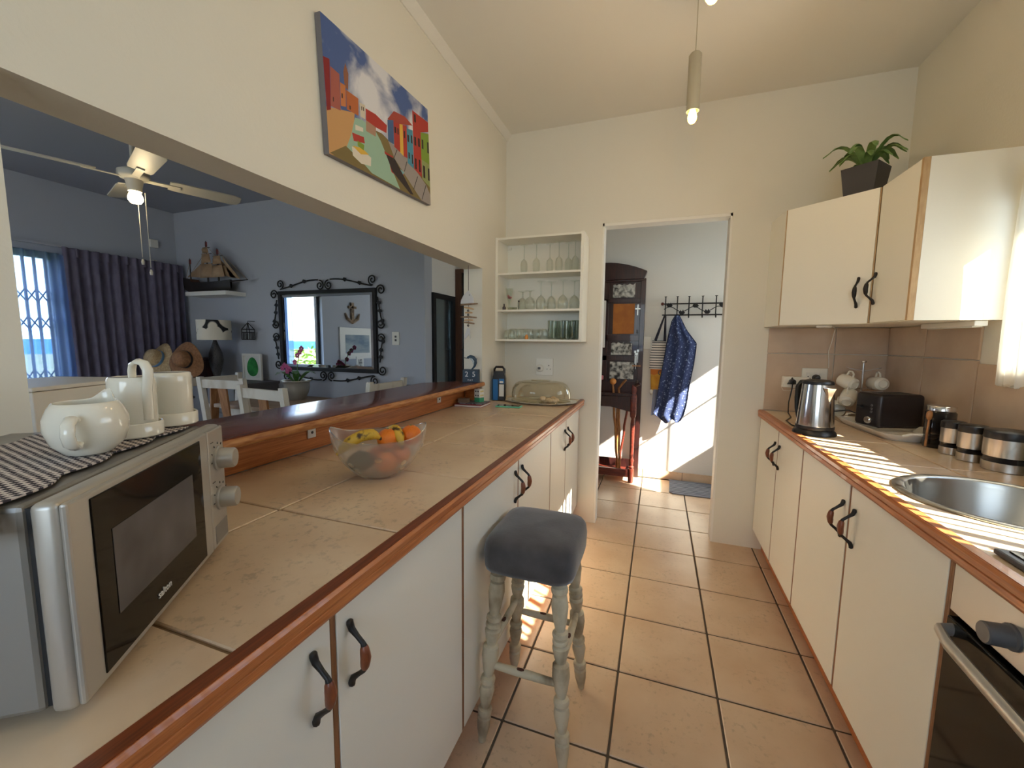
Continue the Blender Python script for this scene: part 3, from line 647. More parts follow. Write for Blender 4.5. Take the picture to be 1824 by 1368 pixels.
# ------------------------------------------------------------------ bar stool
sx, sy = -.350, 1.262
stl = thing('bar_stool', 'distressed white wooden bar stool with grey velvet seat pad', 'stool', (sx, sy, 0))
def pad(s, t):
    return (s-.5, t-.5)
cu = MB(); NU = 20
def sup(a, e=5):
    c, s_ = math.cos(a), math.sin(a); k = (abs(c)**e+abs(s_)**e)**(-1/e); return k*c, k*s_
rings = [(.92,.574),(.99,.577),(1.02,.592),(1.03,.630),(1.0,.662),(.93,.676),(.75,.685),(.45,.690),(.0,.692)]
V = []; F = []; NS = 48
for rr, z in rings:
    for k in range(NS):
        x, y = sup(2*PI*k/NS+PI/4*0, 6); V.append((x*.144*rr, y*.156*rr, z+.0012*math.sin(2*k)*(.97 < rr)))
for i in range(len(rings)-1):
    for k in range(NS): F.append((i*NS+k, i*NS+(k+1)%NS, (i+1)*NS+(k+1)%NS, (i+1)*NS+k))
F.append(tuple(reversed(range(NS)))); cu.add(V, F); cu.build('seat_pad', 'velvet_grey', stl, smooth=60)
MB().box(-.125, .125, -.13, .13, .575, .601).build('seat_frame', 'chalk_paint', stl)
def turned(p0, p1, name='leg'):
    p0 = Vector(p0); p1 = Vector(p1); prof = [(0,.012),(.02,.013),(.08,.020),(.140,.0225),(.152,.0135),(.158,.022),(.174,.0235),(.190,.022),(.196,.0130),(.235,.0185),(.295,.0245),(.325,.0215),(.333,.0130),(.340,.0225),(.354,.0245),(.368,.0225),(.375,.0130),(.410,.019),(.49,.0275),(.545,.0255),(.556,.0145),(.590,.0205),(.636,.0255),(.650,.0145),(.657,.0235),(.668,.0250),(.679,.0235),(.686,.0145),(.693,.0235),(.704,.0250),(.715,.0235),(.722,.0140),(.765,.020),(.85,.0265),(.905,.0225),(.913,.0140),(.921,.0245),(.936,.0265),(.951,.0245),(.958,.0165),(1,.022)]
    MB().tube([p0.lerp(p1, t) for t, _ in prof], [q for _, q in prof], 14).build(name, 'chalk_paint', stl, smooth=45)
LB = {(a, b): ((a*.133, b*.158, 0), (a*.098, b*.105, .58)) for a in (-1,1) for b in (-1,1)}
for k in LB.values(): turned(*k)
def leg_at(k, z): p0, p1 = map(Vector, LB[k]); return p0.lerp(p1, z/.58)
for k0, k1, z in (((-1,-1),(1,-1),.255),((-1,1),(1,1),.265),((-1,-1),(-1,1),.315),((1,-1),(1,1),.315)):
    a, b = leg_at(k0, z), leg_at(k1, z)
    s = MB().tube([a.lerp(b, t) for t in (.04,.12,.3,.5,.7,.88,.96)], [.009,.011,.0125,.013,.0125,.011,.009], 10).build('stretcher', 'chalk_paint', stl, smooth=45)
    q = a.lerp(b, .45); MB().ball((q.x, q.y, z+.0075), (.022 if abs((b-a).x) > .1 else .008, .008 if abs((b-a).x) > .1 else .022, .0065), 9, 6).build('bare_patch', 'chip_brown', s)

# ------------------------------------------------------------------ microwave
MR = math.radians(126.03); MWL = (-.552, .221, .885)
mw = thing('microwave', 'silver microwave oven with dark glass door and two knobs', 'microwave', MWL, MR)
W_, D_, z0, z1 = .408, .315, .014, .241
MB().box(.004, W_-.004, .034, D_, z0+.002, z1-.002).build('body', 'silver_body', mw, bevel=.006)
MB().box(.008, W_-.008, .0285, .036, z0+.006, z1-.006).build('seam', 'dark_gap', mw)
MB().box(0, W_, .006, .029, z0, z1).build('front_frame', 'silver_paint', mw, bevel=.007, seg=3, smooth=40)
MB().box(.003, .334, 0, .007, z0+.003, z1-.003).build('door', 'silver_paint', mw, bevel=.003)
MB().box(.336, W_-.003, .0005, .007, z0+.003, z1-.003).build('control_panel', 'silver_paint', mw, bevel=.003)
gl = MB().box(.035, .301, -.0016, .002, .026, .231).build('door_glass', 'oven_glass', mw, bevel=.001)
MB().box(.064, .265, -.0022, .0, .079, .184).build('window_mesh', 'micro_window', gl)
letter('salton', .0145, basis((.161, -.0024, .050), (1,0,0), (0,0,1)), 'letter_white', gl, world=False)
for i, z in enumerate((.180, .104)):
    k = MB().lathe([(.0235,0),(.0235,.003),(.0195,.004),(.0185,.026),(.0165,.029),(0,.029)], 28, T=basis((.376, .0005, z), (1,0,0), (0,0,1))).build('knob', 'silver_paint', mw, smooth=35)
    for a in range(-3, 4):
        an = a*.55+PI/2; p = Vector((.376+.029*math.cos(an), -.0001, z+.029*math.sin(an)))
        MB().box(-.0006, .0006, -.0006, .0006, -.002, .002, T=Matrix.Translation(p) @ Matrix.Rotation(an-PI/2, 4, 'Y').inverted()).build('dial_mark', 'letter_dark', k)
MB().box(.345, .40, -.0004, .002, .024, .058).build('release_button', 'silver_body', mw, bevel=.001)
for z in (.214, .14): MB().box(.346, .358, -.0002, .001, z, z+.0012).build('panel_mark', 'letter_dark', mw)
for x in (.035, W_-.035):
    for y in (.03, D_-.04): MB().lathe([(.010,0),(.011,.015)], 12, (x, y, 0)).build('foot', 'black_plastic', mw)
MWM = Matrix.Translation(MWL) @ Matrix.Rotation(MR, 4, 'Z')
# gingham runner lying on top
def runner(s, t):
    x = lerp(-.03, .375, s); sc_ = .012*abs(math.sin(x*32)); y = lerp(.052-sc_+.01*math.sin(x*9), .235+sc_, t)
    z = .2425+.0008*math.sin(x*60)*math.sin(y*50)
    if x < .0: z -= max(0, -x)*.9+.001
    return (x, y, z)
rn = MB().grid(runner, 70, 14, (0,0,.0018)).build('runner', 'gingham', smooth=60); rn.matrix_world = MWM
tag(rn, 'black and white gingham runner on top of the microwave', 'cloth')
RT = .885+.2462
def mwp(x, y): return tuple(MWM @ Vector((x, y, 0)))[:2]
jx, jy = -.735, .327
jg = thing('milk_jug', 'round white ceramic jug with side handle, nearest on the microwave', 'jug', (jx, jy, RT))
prof = [(.022,0),(.025,.002),(.037,.015),(.0430,.034),(.0425,.050),(.037,.064),(.033,.0705),(.0315,.071),(.031,.070),(.035,.062),(.040,.05),(.0405,.034),(.034,.018),(.022,.006),(0,.005)]
V = []; F = []; NJ = 40
for i, (rr, z) in enumerate(prof):
    for k in range(NJ):
        a = 2*PI*k/NJ; lip = max(0, math.cos(a-2.1))**26; hi = max(0, z-.055)/.016
        q = rr+.010*lip*hi; V.append((q*math.cos(a), q*math.sin(a), z+.014*lip*min(1, hi)))
for i in range(len(prof)-1):
    for k in range(NJ): F.append((i*NJ+k, i*NJ+(k+1)%NJ, (i+1)*NJ+(k+1)%NJ, (i+1)*NJ+k))
F.append(tuple(reversed(range(NJ)))); MB().add(V, F).build('body', 'ceramic', jg, smooth=60)
ha = -.72
hd = Vector((math.cos(ha), math.sin(ha), 0)); hp_ = [hd*.038+Vector((0,0,.050)), hd*.048+Vector((0,0,.055)), hd*.059+Vector((0,0,.048)), hd*.062+Vector((0,0,.035)), hd*.056+Vector((0,0,.022)), hd*.045+Vector((0,0,.017)), hd*.037+Vector((0,0,.021))]
MB().tube(hp_, .0042, 10, flat=1.7).build('handle', 'ceramic', jg, smooth=60)
def canister(x, y, label, loop):
    t = thing('ceramic_canister', label, 'canister', (x, y, RT), 0, 'white canisters on the microwave')
    MB().lathe([(.034,0),(.036,.002),(.036,.021),(.0345,.023),(.033,.022),(.032,.010),(0,.009)], 36).build('base_dish', 'ceramic', t, smooth=40)
    MB().lathe([(.0,.0095),(.028,.0095),(.0295,.012),(.0300,.088),(.029,.094),(.027,.096),(.024,.0955),(0,.0945)], 36).build('body', 'ceramic', t, smooth=40)
    if loop:
        L_ = [(.029,.004,.028),(.0295,.004,.05),(.030,.004,.075),(.0355,.004,.098),(.0355,.004,.108),(.030,.003,.118),(.018,.001,.121),(.007,0,.116),(.003,0,.105),(.003,0,.095)]
        MB().tube(L_, .0042, 10, flat=1.8).build('loop_handle', 'ceramic', t, smooth=60)
    return t
canister(-.797, .413, 'white ceramic canister with a tall loop handle, beside the jug', True)
canister(-.842, .497, 'plain white ceramic canister, farther along the microwave', False)
bx = thing('storage_box', 'cream lidded box standing at the near end of the bar', 'box', (-1.455, .55, 1.0265), math.radians(21))
MB().box(-.26, 0, 0, .30, 0, .124).build('box_body', 'cabinet_white', bx, bevel=.002); MB().box(-.262, .002, -.002, .302, .1255, .136).build('lid', 'cabinet_white', bx, bevel=.002)

# ------------------------------------------------------------------ fruit bowl
bcx, bcy = -.772, .998; br = math.atan2(.61, .79)
fb = thing('fruit_bowl', 'frosted glass fruit bowl with a dipping rim on the worktop', 'bowl', (bcx, bcy, .885), br)
def bowl(sgn, rim=False):
    def fn(s, t):
        a = 2*PI*s; H = .118+.022*math.cos(a)**2*math.cos(2*a)*.9+.010*math.cos(a)**2
        q = t; A = .052+(.137-.052)*(math.sin(q*PI/2)**.95); B = .048+(.108-.048)*(math.sin(q*PI/2)**.95)
        z = H*(q**1.25)
        th = .0022*sgn
        return ((A-th)*math.cos(a), (B-th)*math.sin(a), z+.003+(.004 if sgn else 0)*(1-q))
    return fn
MB().grid(bowl(0), 56, 14).add([(.052*math.cos(2*PI*k/40), .048*math.sin(2*PI*k/40), .001) for k in range(40)], [tuple(range(40))]).build('bowl_wall', 'glass_frost', fb, smooth=70)
MB().tube([Vector(bowl(.5)(k/64, 1)) for k in range(64)], .0022, 6, closed=True).build('rim', 'glass_rim', fb, smooth=60)
for i in range(14):
    s = i/14+.03*(i % 3); q = .35+.3*((i*5) % 3)/2; p = Vector(bowl(-.4)(s % 1, q)); d = Vector((p.x, p.y, 0)).normalized()
    MB().ball((0,0,0), (.011,.009,.0022), 12, 5, T=basis(p, d.cross(Vector((0,0,1))), (Vector((0,0,1))+d*.5))).build('glass_dimple', 'glass_rim', fb, smooth=60)
FB = RM[fb.name]
def fruit(o, p, label, cat): o.matrix_world = FB @ Matrix.Translation(p) @ o.matrix_basis; return tag(o, label, cat, 'fruit in the glass bowl')
def orange(p, label):
    o = thing('orange', label, 'orange', tuple(FB @ Vector(p)), random.uniform(0, 3), 'oranges in the glass bowl')
    MB().ball((0,0,0), (.032,.032,.031), 24, 16).build('peel', 'orange_peel', o, smooth=80); MB().lathe([(.0035,.0295),(.003,.0325),(0,.033)], 8).build('stalk_end', 'leaf', o)
orange((.016,-.036,.047), 'orange at the front of the bowl, low behind the frosted glass'); orange((.058,.012,.055), 'orange at the right of the bowl, low against the glass')
orange((-.002,.034,.050), 'orange hidden at the back of the bowl under the bananas'); orange((.024,.0,.109), 'orange on top, between the two bananas'); orange((.092,.020,.112), 'orange showing above the rim at the right end of the bowl')
def banana(pts, label):
    o = thing('banana', label, 'banana', tuple(FB @ Vector(pts[2])), 0, 'spotted bananas in the glass bowl')
    W = [FB @ Vector(p) for p in pts]; P = []
    for i in range(len(W)-1):
        for k in range(4): P.append(W[i].lerp(W[i+1], k/4))
    P.append(W[-1]); n_ = len(P); R = [.0165*min(1, .35+2.6*min(i/(n_-1), 1-i/(n_-1))) for i in range(n_)]
    for _ in range(2): P = [P[0]]+[(P[i-1]+P[i]*2+P[i+1])/4 for i in range(1, n_-1)]+[P[-1]]
    MB().tube(P, R, 10).build('skin', 'banana', o, smooth=60, world=True)
    e_ = (P[-1]-P[-2]).normalized(); MB().tube([P[-1], P[-1]+e_*.012], [.006,.004], 8).build('stalk', 'banana_tip', o, world=True)
banana([(-.115,-.036,.080),(-.085,-.034,.112),(-.050,-.030,.130),(-.018,-.026,.132),(.0,-.022,.118)], 'spotted banana arching over the left side of the fruit bowl')
banana([(.030,.060,.100),(.036,.036,.126),(.046,.012,.134),(.056,-.012,.118),(.062,-.030,.092)], 'bruised banana lying across the back right of the fruit bowl')
av = MB().ball((0,0,0), (.036,.030,.030), 20, 12).build('avocado', 'avocado', smooth=80); av.matrix_world = FB @ Matrix.Translation((-.055,-.020,.052)); tag(av, 'dark avocado at the left of the fruit bowl, dim behind frosted glass', 'avocado')

# ------------------------------------------------------------------ far end of the left worktop
pt = thing('serving_platter', 'oval white serving platter at the far end of the worktop', 'platter', (-.722, 2.60, .885))
MB().lathe([(.15,0),(.19,.003),(.24,.013),(.241,.0155),(.236,.016),(.19,.008),(.15,.0055),(0,.005)], 56, sy=.66).build('plate', 'ceramic', pt, smooth=50)
MB().lathe([(.2395,.0135),(.2425,.015),(.2395,.0165)], 56, sy=.66, cap=False).build('rim', 'steel', pt, smooth=60)
dm = thing('glass_dome', 'low clear glass dome covering the oval platter', 'dome', (-.722, 2.60, .895))
MB().lathe([(.196,0),(.199,.003),(.199,.05),(.192,.085),(.175,.112),(.15,.127),(.11,.134),(.06,.136),(0,.136)], 56, sy=.62).build('cover', 'glass_amber', dm, smooth=60)
MB().lathe([(.065,.137),(.066,.141),(.055,.143),(0,.143)], 40, sy=.5).build('grip', 'glass_amber', dm, smooth=50)
MB().tube([(.199*math.cos(2*PI*k/56), .62*.199*math.sin(2*PI*k/56), .002) for k in range(56)], .0022, 6, closed=True).build('rim', 'glass_rim', dm, smooth=60)
br_ = MB(); q = random.Random(5)
for i in range(9): br_.ball((.02+.011*i, -.02+q.uniform(-.02,.02), .022+q.uniform(-.004,.008)), (q.uniform(.016,.024), q.uniform(.02,.03), q.uniform(.012,.02)), 10, 7)
lo = br_.build('bread_roll', 'bread', smooth=70); lo.location = (-.722, 2.60, .886); tag(lo, 'pale bread under the glass dome', 'bread')
# blue lantern
ln = thing('camping_lantern', 'blue and black rechargeable lantern standing in the corner', 'lantern', (-1.012, 2.590, .885), math.radians(12))
MB().prism([(-.042,-.03,.0),(.042,-.03,.0),(.044,-.03,.02),(.044,-.03,.15),(.034,-.03,.20),(-.034,-.03,.20),(-.044,-.03,.15),(-.044,-.03,.02)], (0,.06,0)).build('casing', 'black_plastic', ln, bevel=.005)
MB().box(-.038, -.004, -.034, -.029, .004, .146).build('side_shell', 'blue_plastic', ln, bevel=.002); MB().box(.002, .038, -.034, -.029, .118, .150).build('front_shell', 'blue_plastic', ln, bevel=.002)
MB().box(-.0465, -.043, -.024, .024, .006, .148).build('side_shell', 'blue_plastic', ln, bevel=.001)
MB().box(.004, .036, -.0325, -.029, .030, .112).build('lamp_lens', 'paper', ln, bevel=.002); MB().box(.008, .032, -.036, -.033, .122, .134).build('badge', 'paper', ln)
MB().tube([(-.034,0,.185),(-.034,0,.212),(-.022,0,.228),(.022,0,.228),(.034,0,.212),(.034,0,.185)], .008, 8, flat=2).build('carry_handle', 'black_plastic', ln, smooth=50)
ph = thing('phone', 'phone in a turquoise case lying near the glass dome', 'phone', (-.850, 2.342, .885), math.radians(4))
MB().box(-.078, .078, -.037, .037, .0005, .0095).build('case', 'turquoise', ph, bevel=.006, seg=3, smooth=50); MB().box(-.070, .070, -.031, .031, .0092, .0102).build('screen', 'screen_black', ph, bevel=.0004)
bk = thing('notebook', 'red hardcover book lying under the magazine by the bar', 'book', (-1.082, 2.315, .885), math.radians(2))
MB().box(-.088, .088, -.085, .085, .0, .0022).box(-.088, .088, -.085, .085, .0128, .015).box(-.09, -.087, -.085, .085, 0, .015).build('cover', 'book_red', bk); MB().box(-.086, .086, -.083, .083, .0022, .0128).build('pages', 'paper', bk)
mg = MB().box(-.07, .082, -.062, .08, 0, .004).build('magazine', 'magazine', bevel=.0008); mg.location = (-1.078, 2.32, .9005); mg.rotation_euler = (0,0,.06); tag(mg, 'glossy magazine lying on the red book', 'magazine')
cb = thing('card_box', 'small flat brown box on the book beside the bar', 'box', (-1.130, 2.285, .905), .1)
MB().box(-.032, .032, -.022, .022, 0, .018).build('tray', 'card_brown', cb, bevel=.001); MB().box(-.033, .033, -.023, .023, .0185, .026).build('lid', 'card_brown', cb, bevel=.001)
dc = thing('dice_block', 'white block with spots on a green foot, on the magazine', 'block', (-1.052, 2.345, .905), -.25)
MB().box(-.022, .022, -.022, .022, 0, .028).build('foot', 'green_block', dc, bevel=.002); MB().box(-.022, .022, -.022, .022, .0285, .082).build('block', 'paper', dc, bevel=.002)
for x, z in ((-.009,.042),(.009,.042),(-.009,.068),(.009,.068)):
    MB().lathe([(.005,0),(.005,.0006)], 12, T=basis((x, -.022, z), (1,0,0), (0,0,1))).build('spot', 'letter_dark', dc)
    MB().lathe([(.006,0),(.006,.0006)], 12, T=basis((.022, x, z), (0,1,0), (0,0,1))).build('spot', 'yellow_dot', dc)
cl = thing('desk_calendar', 'blue wooden block calendar with a dolphin, reading 25', 'calendar', (-1.112, 2.355, 1.0255), math.radians(12))
MB().box(-.050, .050, -.026, .026, 0, .082).build('stand', 'calendar_blue', cl, bevel=.002)
for x, d in ((-.023, '2'), (.023, '5')):
    b = MB().box(x-.021, x+.021, -.0285, -.02, .030, .074).build('number_block', 'dolphin', cl, bevel=.001)
    letter(d, .046, basis((x, -.0291, .052), (1,0,0), (0,0,1)), 'letter_white', b, world=False)
bm_ = MB().box(-.042, .042, -.0285, -.02, .007, .024).build('month_block', 'dolphin', cl, bevel=.001); letter('M A Y', .013, basis((0, -.0291, .0155), (1,0,0), (0,0,1)), 'letter_white', bm_, world=False)
dp = [(-.030,0,.150),(-.022,0,.158),(-.006,0,.162),(.012,0,.156),(.024,0,.142),(.028,0,.124),(.022,0,.104),(.010,0,.088),(.002,0,.082)]
do = MB().tube(dp, [.002,.006,.011,.0135,.0125,.010,.0075,.005,.003], 10, flat=.7).prism([(.016,-.002,.156),(.040,-.002,.150),(.028,-.002,.138)], (0,.004,0)).build('dolphin', 'dolphin', cl, smooth=50)
MB().tube([(-.012,-.006,.152),(.006,-.007,.146),(.015,-.006,.132),(.016,-.005,.116)], [.003,.006,.006,.003], 8).build('belly', 'belly', do, smooth=50)
MB().tube([(-.046,0,.155),(-.03,0,.152),(.0,0,.150)], .0022, 6).build('hook_wire', 'black_iron', cl)
fm = thing('fish_mobile', 'hanging driftwood fish mobile at the far end of the opening', 'mobile', (-1.105, 2.30, 1.74))
FX, FY = -1.105, 2.30
MB().tube([(FX,FY,1.741),(FX,FY,1.585)], .0015, 5).tube([(FX,FY,1.52),(FX,FY,1.37)], .0012, 5).build('cord', 'cord', fm, world=True)
MB().prism([(FX-.052,FY-.006,1.512),(FX-.048,FY-.006,1.535),(FX-.03,FY-.006,1.565),(FX,FY-.006,1.592),(FX+.016,FY-.006,1.576),(FX+.034,FY-.006,1.548),(FX+.040,FY-.006,1.515)], (0,.012,0)).build('fish_head', 'fish_white', fm, world=True, bevel=.003)
MB().ball((FX+.010,FY-.007,1.563), .003, 8, 6).build('eye', 'letter_dark', fm, world=True)
for z, a, b, k, dz in ((1.508,-.055,.062,'driftwood',.006),(1.484,-.03,.036,'driftwood_pale',-.012),(1.430,-.052,.055,'driftwood',-.004),(1.412,-.028,.030,'driftwood_pale',0),(1.395,-.032,.040,'driftwood',-.008),(1.457,-.022,.026,'driftwood_pale',.0)):
    MB().tube([(FX+a,FY,z-dz/2),(FX+(a+b)/2,FY+.003,z+.002),(FX+b,FY,z+dz/2)], [.004,.0065,.004], 7).build('driftwood_stick', k, fm, world=True, smooth=50)
for z in (1.470,1.445,1.381): MB().ball((FX,FY-.004,z), .0075, 8, 6).build('bead', 'grey_plastic', fm, world=True, smooth=60)
MB().prism([(FX-.006,FY-.004,1.368),(FX+.012,FY-.004,1.364),(FX+.014,FY-.004,1.30),(FX+.004,FY-.004,1.325),(FX-.032,FY-.004,1.288),(FX-.022,FY-.004,1.33)], (0,.008,0)).build('tail', 'fish_white', fm, world=True, bevel=.002)

# ------------------------------------------------------------------ canvas picture on the left wall
pc = thing('canvas_picture', 'canvas print of colourful houses along a canal, above the opening', 'picture', (XL+.001, 1.441, 2.118))
PT = basis((XL+.001, 1.441, 2.118), (0, math.cos(.045), math.sin(.045)), (0, -math.sin(.045), math.cos(.045)))
RM[pc.name] = PT; pc.matrix_world = PT
PW, PH = .640, .418
MB().box(-PW/2, PW/2, -PH/2, PH/2, 0, .022).build('canvas', 'canvas_side', pc, bevel=.002)
MB().box(-PW/2+.001, PW/2-.001, -PH/2+.001, PH/2-.001, .0219, .0224).build('sky_print', 'print_sky', pc)
PRINT = [('ochre_water',[(0,0),(1,0),(1,.25),(.45,.42),(0,.34)]),('brick_quay',[(0.001,0.342),(0.213,0.438),(0.2,0.319),(0.108,0.017),(0.0,0)]),('canal',[(0.213,0.401),(0.269,0.422),(0.381,0.415),(0.436,0.346),(0.616,0.004),(0.335,0.019),(0.091,0.007),(0.175,0.243)]),('ochre_water',[(0.005,0.009),(0.126,0.129),(0.245,0.077),(0.335,0.019),(0.207,0.007),(0.091,0.001)]),('dark_red',[(0,0.694),(0.044,0.71),(0.032,0.34),(0.003,0.315)]),('pink',[(0.046,0.662),(0.11,0.654),(0.103,0.38),(0.033,0.366)]),('brown',[(0.141,0.697),(0.16,0.777),(0.18,0.711),(0.17,0.58),(0.145,0.589)]),('orange',[(0.112,0.597),(0.151,0.6),(0.146,0.437),(0.107,0.42)]),('orange2',[(0.153,0.572),(0.25,0.574),(0.244,0.435),(0.151,0.423)]),('cream',[(0.258,0.55),(0.305,0.56),(0.301,0.444),(0.26,0.441)]),('red',[(0.309,0.538),(0.396,0.549),(0.504,0.524),(0.496,0.451),(0.395,0.438),(0.307,0.442)]),('tan',[(0.307,0.442),(0.395,0.438),(0.388,0.355),(0.302,0.351)]),('quay',[(0.51,0.393),(0.67,0.377),(0.945,0.192),(1,0.106),(1,0),(0.875,0.002),(0.571,0.263)]),('roof',[(0.512,0.584),(0.583,0.702),(0.707,0.733),(0.795,0.705),(0.574,0.585)]),('blue',[(0.512,0.577),(0.574,0.613),(0.569,0.394),(0.51,0.393)]),('red',[(0.574,0.599),(0.639,0.622),(0.636,0.358),(0.572,0.375)]),('yellow',[(0.639,0.622),(0.675,0.639),(0.673,0.343),(0.636,0.358)]),('red',[(0.675,0.639),(0.72,0.655),(0.717,0.347),(0.673,0.343)]),('blue2',[(0.72,0.633),(0.791,0.658),(0.788,0.282),(0.717,0.303)]),('red',[(0.796,0.854),(0.999,0.865),(0.999,0.77),(0.893,0.701),(0.89,0.243),(0.792,0.284)]),('green',[(0.893,0.701),(1,0.749),(1,0.429),(0.891,0.43)]),('green2',[(0.891,0.43),(1,0.429),(1,0.187),(0.896,0.231)]),('white',[(0.173,0.151),(0.259,0.167),(0.336,0.149),(0.329,0.074),(0.244,0.052),(0.178,0.082)]),('yellow',[(0.179,0.161),(0.259,0.185),(0.317,0.163),(0.246,0.128)]),('red',[(0.181,0.265),(0.279,0.286),(0.285,0.239),(0.192,0.205)]),('white',[(0.212,0.346),(0.277,0.359),(0.276,0.327),(0.211,0.303)]),('green',[(0.222,0.225),(0.279,0.222),(0.272,0.174),(0.224,0.183)]),('red',[(0.515,0.177),(0.668,0.167),(0.634,0.099),(0.53,0.123)]),('cyan',[(0.546,0.208),(0.671,0.19),(0.651,0.148),(0.554,0.17)]),('red',[(0.464,0.276),(0.555,0.275),(0.547,0.245),(0.471,0.254)]),('dark',[(0.479,0.258),(0.571,0.263),(0.772,0.017),(0.736,0.009),(0.538,0.134)]),('dark',[(0.583,0.564),(0.599,0.566),(0.599,0.51),(0.583,0.508)]),('dark',[(0.614,0.57),(0.627,0.572),(0.626,0.515),(0.613,0.513)]),('dark',[(0.685,0.589),(0.699,0.591),(0.698,0.525),(0.684,0.523)]),('dark',[(0.726,0.579),(0.744,0.581),(0.743,0.515),(0.726,0.513)]),('dark',[(0.767,0.598),(0.783,0.6),(0.783,0.525),(0.767,0.523)]),('dark',[(0.809,0.61),(0.831,0.613),(0.831,0.529),(0.808,0.527)]),('dark',[(0.854,0.623),(0.877,0.626),(0.876,0.542),(0.853,0.539)]),('dark',[(0.904,0.639),(0.924,0.642),(0.923,0.548),(0.903,0.546)]),('dark',[(0.976,0.653),(0.996,0.656),(0.996,0.544),(0.975,0.541)]),('dark',[(0.814,0.83),(0.836,0.835),(0.836,0.759),(0.814,0.755)]),('dark',[(0.73,0.413),(0.744,0.414),(0.744,0.355),(0.73,0.354)]),('dark',[(0.768,0.413),(0.782,0.414),(0.781,0.324),(0.767,0.323)]),('dark',[(0.807,0.398),(0.826,0.4),(0.825,0.293),(0.807,0.292)]),('dark',[(0.856,0.411),(0.875,0.412),(0.875,0.288),(0.856,0.287)]),('dark',[(0.91,0.379),(0.934,0.38),(0.934,0.254),(0.91,0.253)]),('dark',[(0.975,0.382),(0.995,0.384),(0.995,0.255),(0.974,0.254)]),('dark',[(0.27,0.528),(0.277,0.529),(0.276,0.498),(0.27,0.497)]),('dark',[(0.286,0.533),(0.292,0.534),(0.292,0.503),(0.285,0.502)]),('dark',[(0.116,0.52),(0.125,0.521),(0.124,0.486),(0.115,0.484)]),('dark',[(0.172,0.468),(0.182,0.469),(0.181,0.439),(0.172,0.438)]),('dark',[(0.05,0.446),(0.056,0.446),(0.055,0.412),(0.049,0.411)]),('seam',[(0.595,0.362),(0.602,0.361),(0.553,0.239),(0.547,0.236)]),('seam',[(0.703,0.309),(0.71,0.309),(0.675,0.199),(0.668,0.196)]),('seam',[(0.829,0.227),(0.836,0.227),(0.78,0.074),(0.772,0.07)]),('seam',[(0.935,0.187),(0.943,0.186),(0.883,0.013),(0.875,0.01)])]
names = sorted(set(n_ for n_, _ in PRINT)); pm = MB()
for i, (n_, poly) in enumerate(PRINT):
    zz = .0225+.00002*i; P = [((x-.5)*PW*.998, (y-.5)*PH*.998, zz) for x, y in poly]
    ar = sum(P[k][0]*P[(k+1)%len(P)][1]-P[(k+1)%len(P)][0]*P[k][1] for k in range(len(P)))
    if ar < 0: P.reverse()
    pm.add(P, [tuple(range(len(P)))], names.index(n_))
pm.build('printed_scene', ['print_'+k for k in names], pc)

# ------------------------------------------------------------------ pendant lamps
def pendant(y, zb, label, zcup=None):
    t = thing('pendant_lamp', label, 'lamp', (.086, y, ZC), 0, 'pendant lamps over the aisle')
    MB().lathe([(.045,-.03),(.05,-.02),(.05,-.0005)], 24).build('ceiling_cup', 'pendant_grey', t, smooth=40)
    d = zb-ZC
    MB().tube([(0,0,-.03),(0,0,d+.258)], .0018, 6).build('cord', 'pendant_grey', t)
    MB().lathe([(.004,.262),(.018,.258),(.024,.25),(.0245,.04),(.022,.04),(.021,.24)], 24, (0,0,d), cap=False).build('tube_shade', 'pendant_grey', t, smooth=40)
    MB().lathe([(.0,-.006),(.010,-.003),(.016,.006),(.018,.018),(.015,.032),(.011,.045),(.011,.06)], 20, (0,0,d)).build('bulb', 'bulb', t, smooth=60)
    l = bpy.data.lights.new('pendant_light', 'POINT'); l.energy = 1.6; l.color = (1,.68,.34); l.shadow_soft_size = .02
    o = bpy.data.objects.new('pendant_light', l); col.objects.link(o); o.parent = t; o.location = (0,0,d-.03)
pendant(1.9, 2.178, 'slim grey tube pendant lamp hanging over the aisle, bulb glowing')
pendant(1.21, 2.135, 'pendant lamp at the top edge with only its bulb showing')

# ------------------------------------------------------------------ right worktop
kt = thing('kettle', 'stainless steel kettle with black base and lid on the right worktop', 'kettle', (.682, 2.185, .885), math.radians(-62))
MB().lathe([(.082,0),(.084,.004),(.080,.014),(.070,.024),(.068,.026)], 36).build('power_base', 'black_plastic', kt, smooth=40)
MB().lathe([(.068,.028),(.0705,.032),(.0715,.036),(.071,.044),(.0585,.226),(.058,.23)], 48).build('body', 'chrome', kt, smooth=35)
MB().lathe([(.0725,.026),(.0735,.032),(.0728,.040),(.070,.042)], 48, cap=False).build('lower_band', 'black_plastic', kt, smooth=40)
MB().lathe([(.059,.226),(.0595,.232),(.056,.240),(.04,.246),(0,.248)], 40).build('lid', 'black_plastic', kt, smooth=40)
sp_ = MB().add([(.0575,-.030,.215),(.0575,.030,.215),(.062,0,.150),(.090,0,.214),(.070,-.022,.2145),(.070,.022,.2145)], [(0,2,4),(4,2,3),(3,2,5),(5,2,1),(0,4,5,1),(4,3,5)])
sp_.build('spout', 'chrome', kt)
MB().tube([(-.050,0,.232),(-.085,0,.228),(-.102,0,.205),(-.104,0,.15),(-.098,0,.10),(-.086,0,.06),(-.070,0,.05)], [.010,.011,.011,.010,.010,.010,.009], 10, flat=1.4).build('handle', 'black_plastic', kt, smooth=50)
MB().tube([(.742,2.775,1.062),(.740,2.772,1.03),(.730,2.775,.95),(.722,2.74,.893),(.700,2.60,.8895),(.648,2.48,.8895),(.640,2.36,.8895),(.655,2.268,.8895)], .0034, 7).build('power_cord', 'black_plastic', kt, smooth=50, world=True)
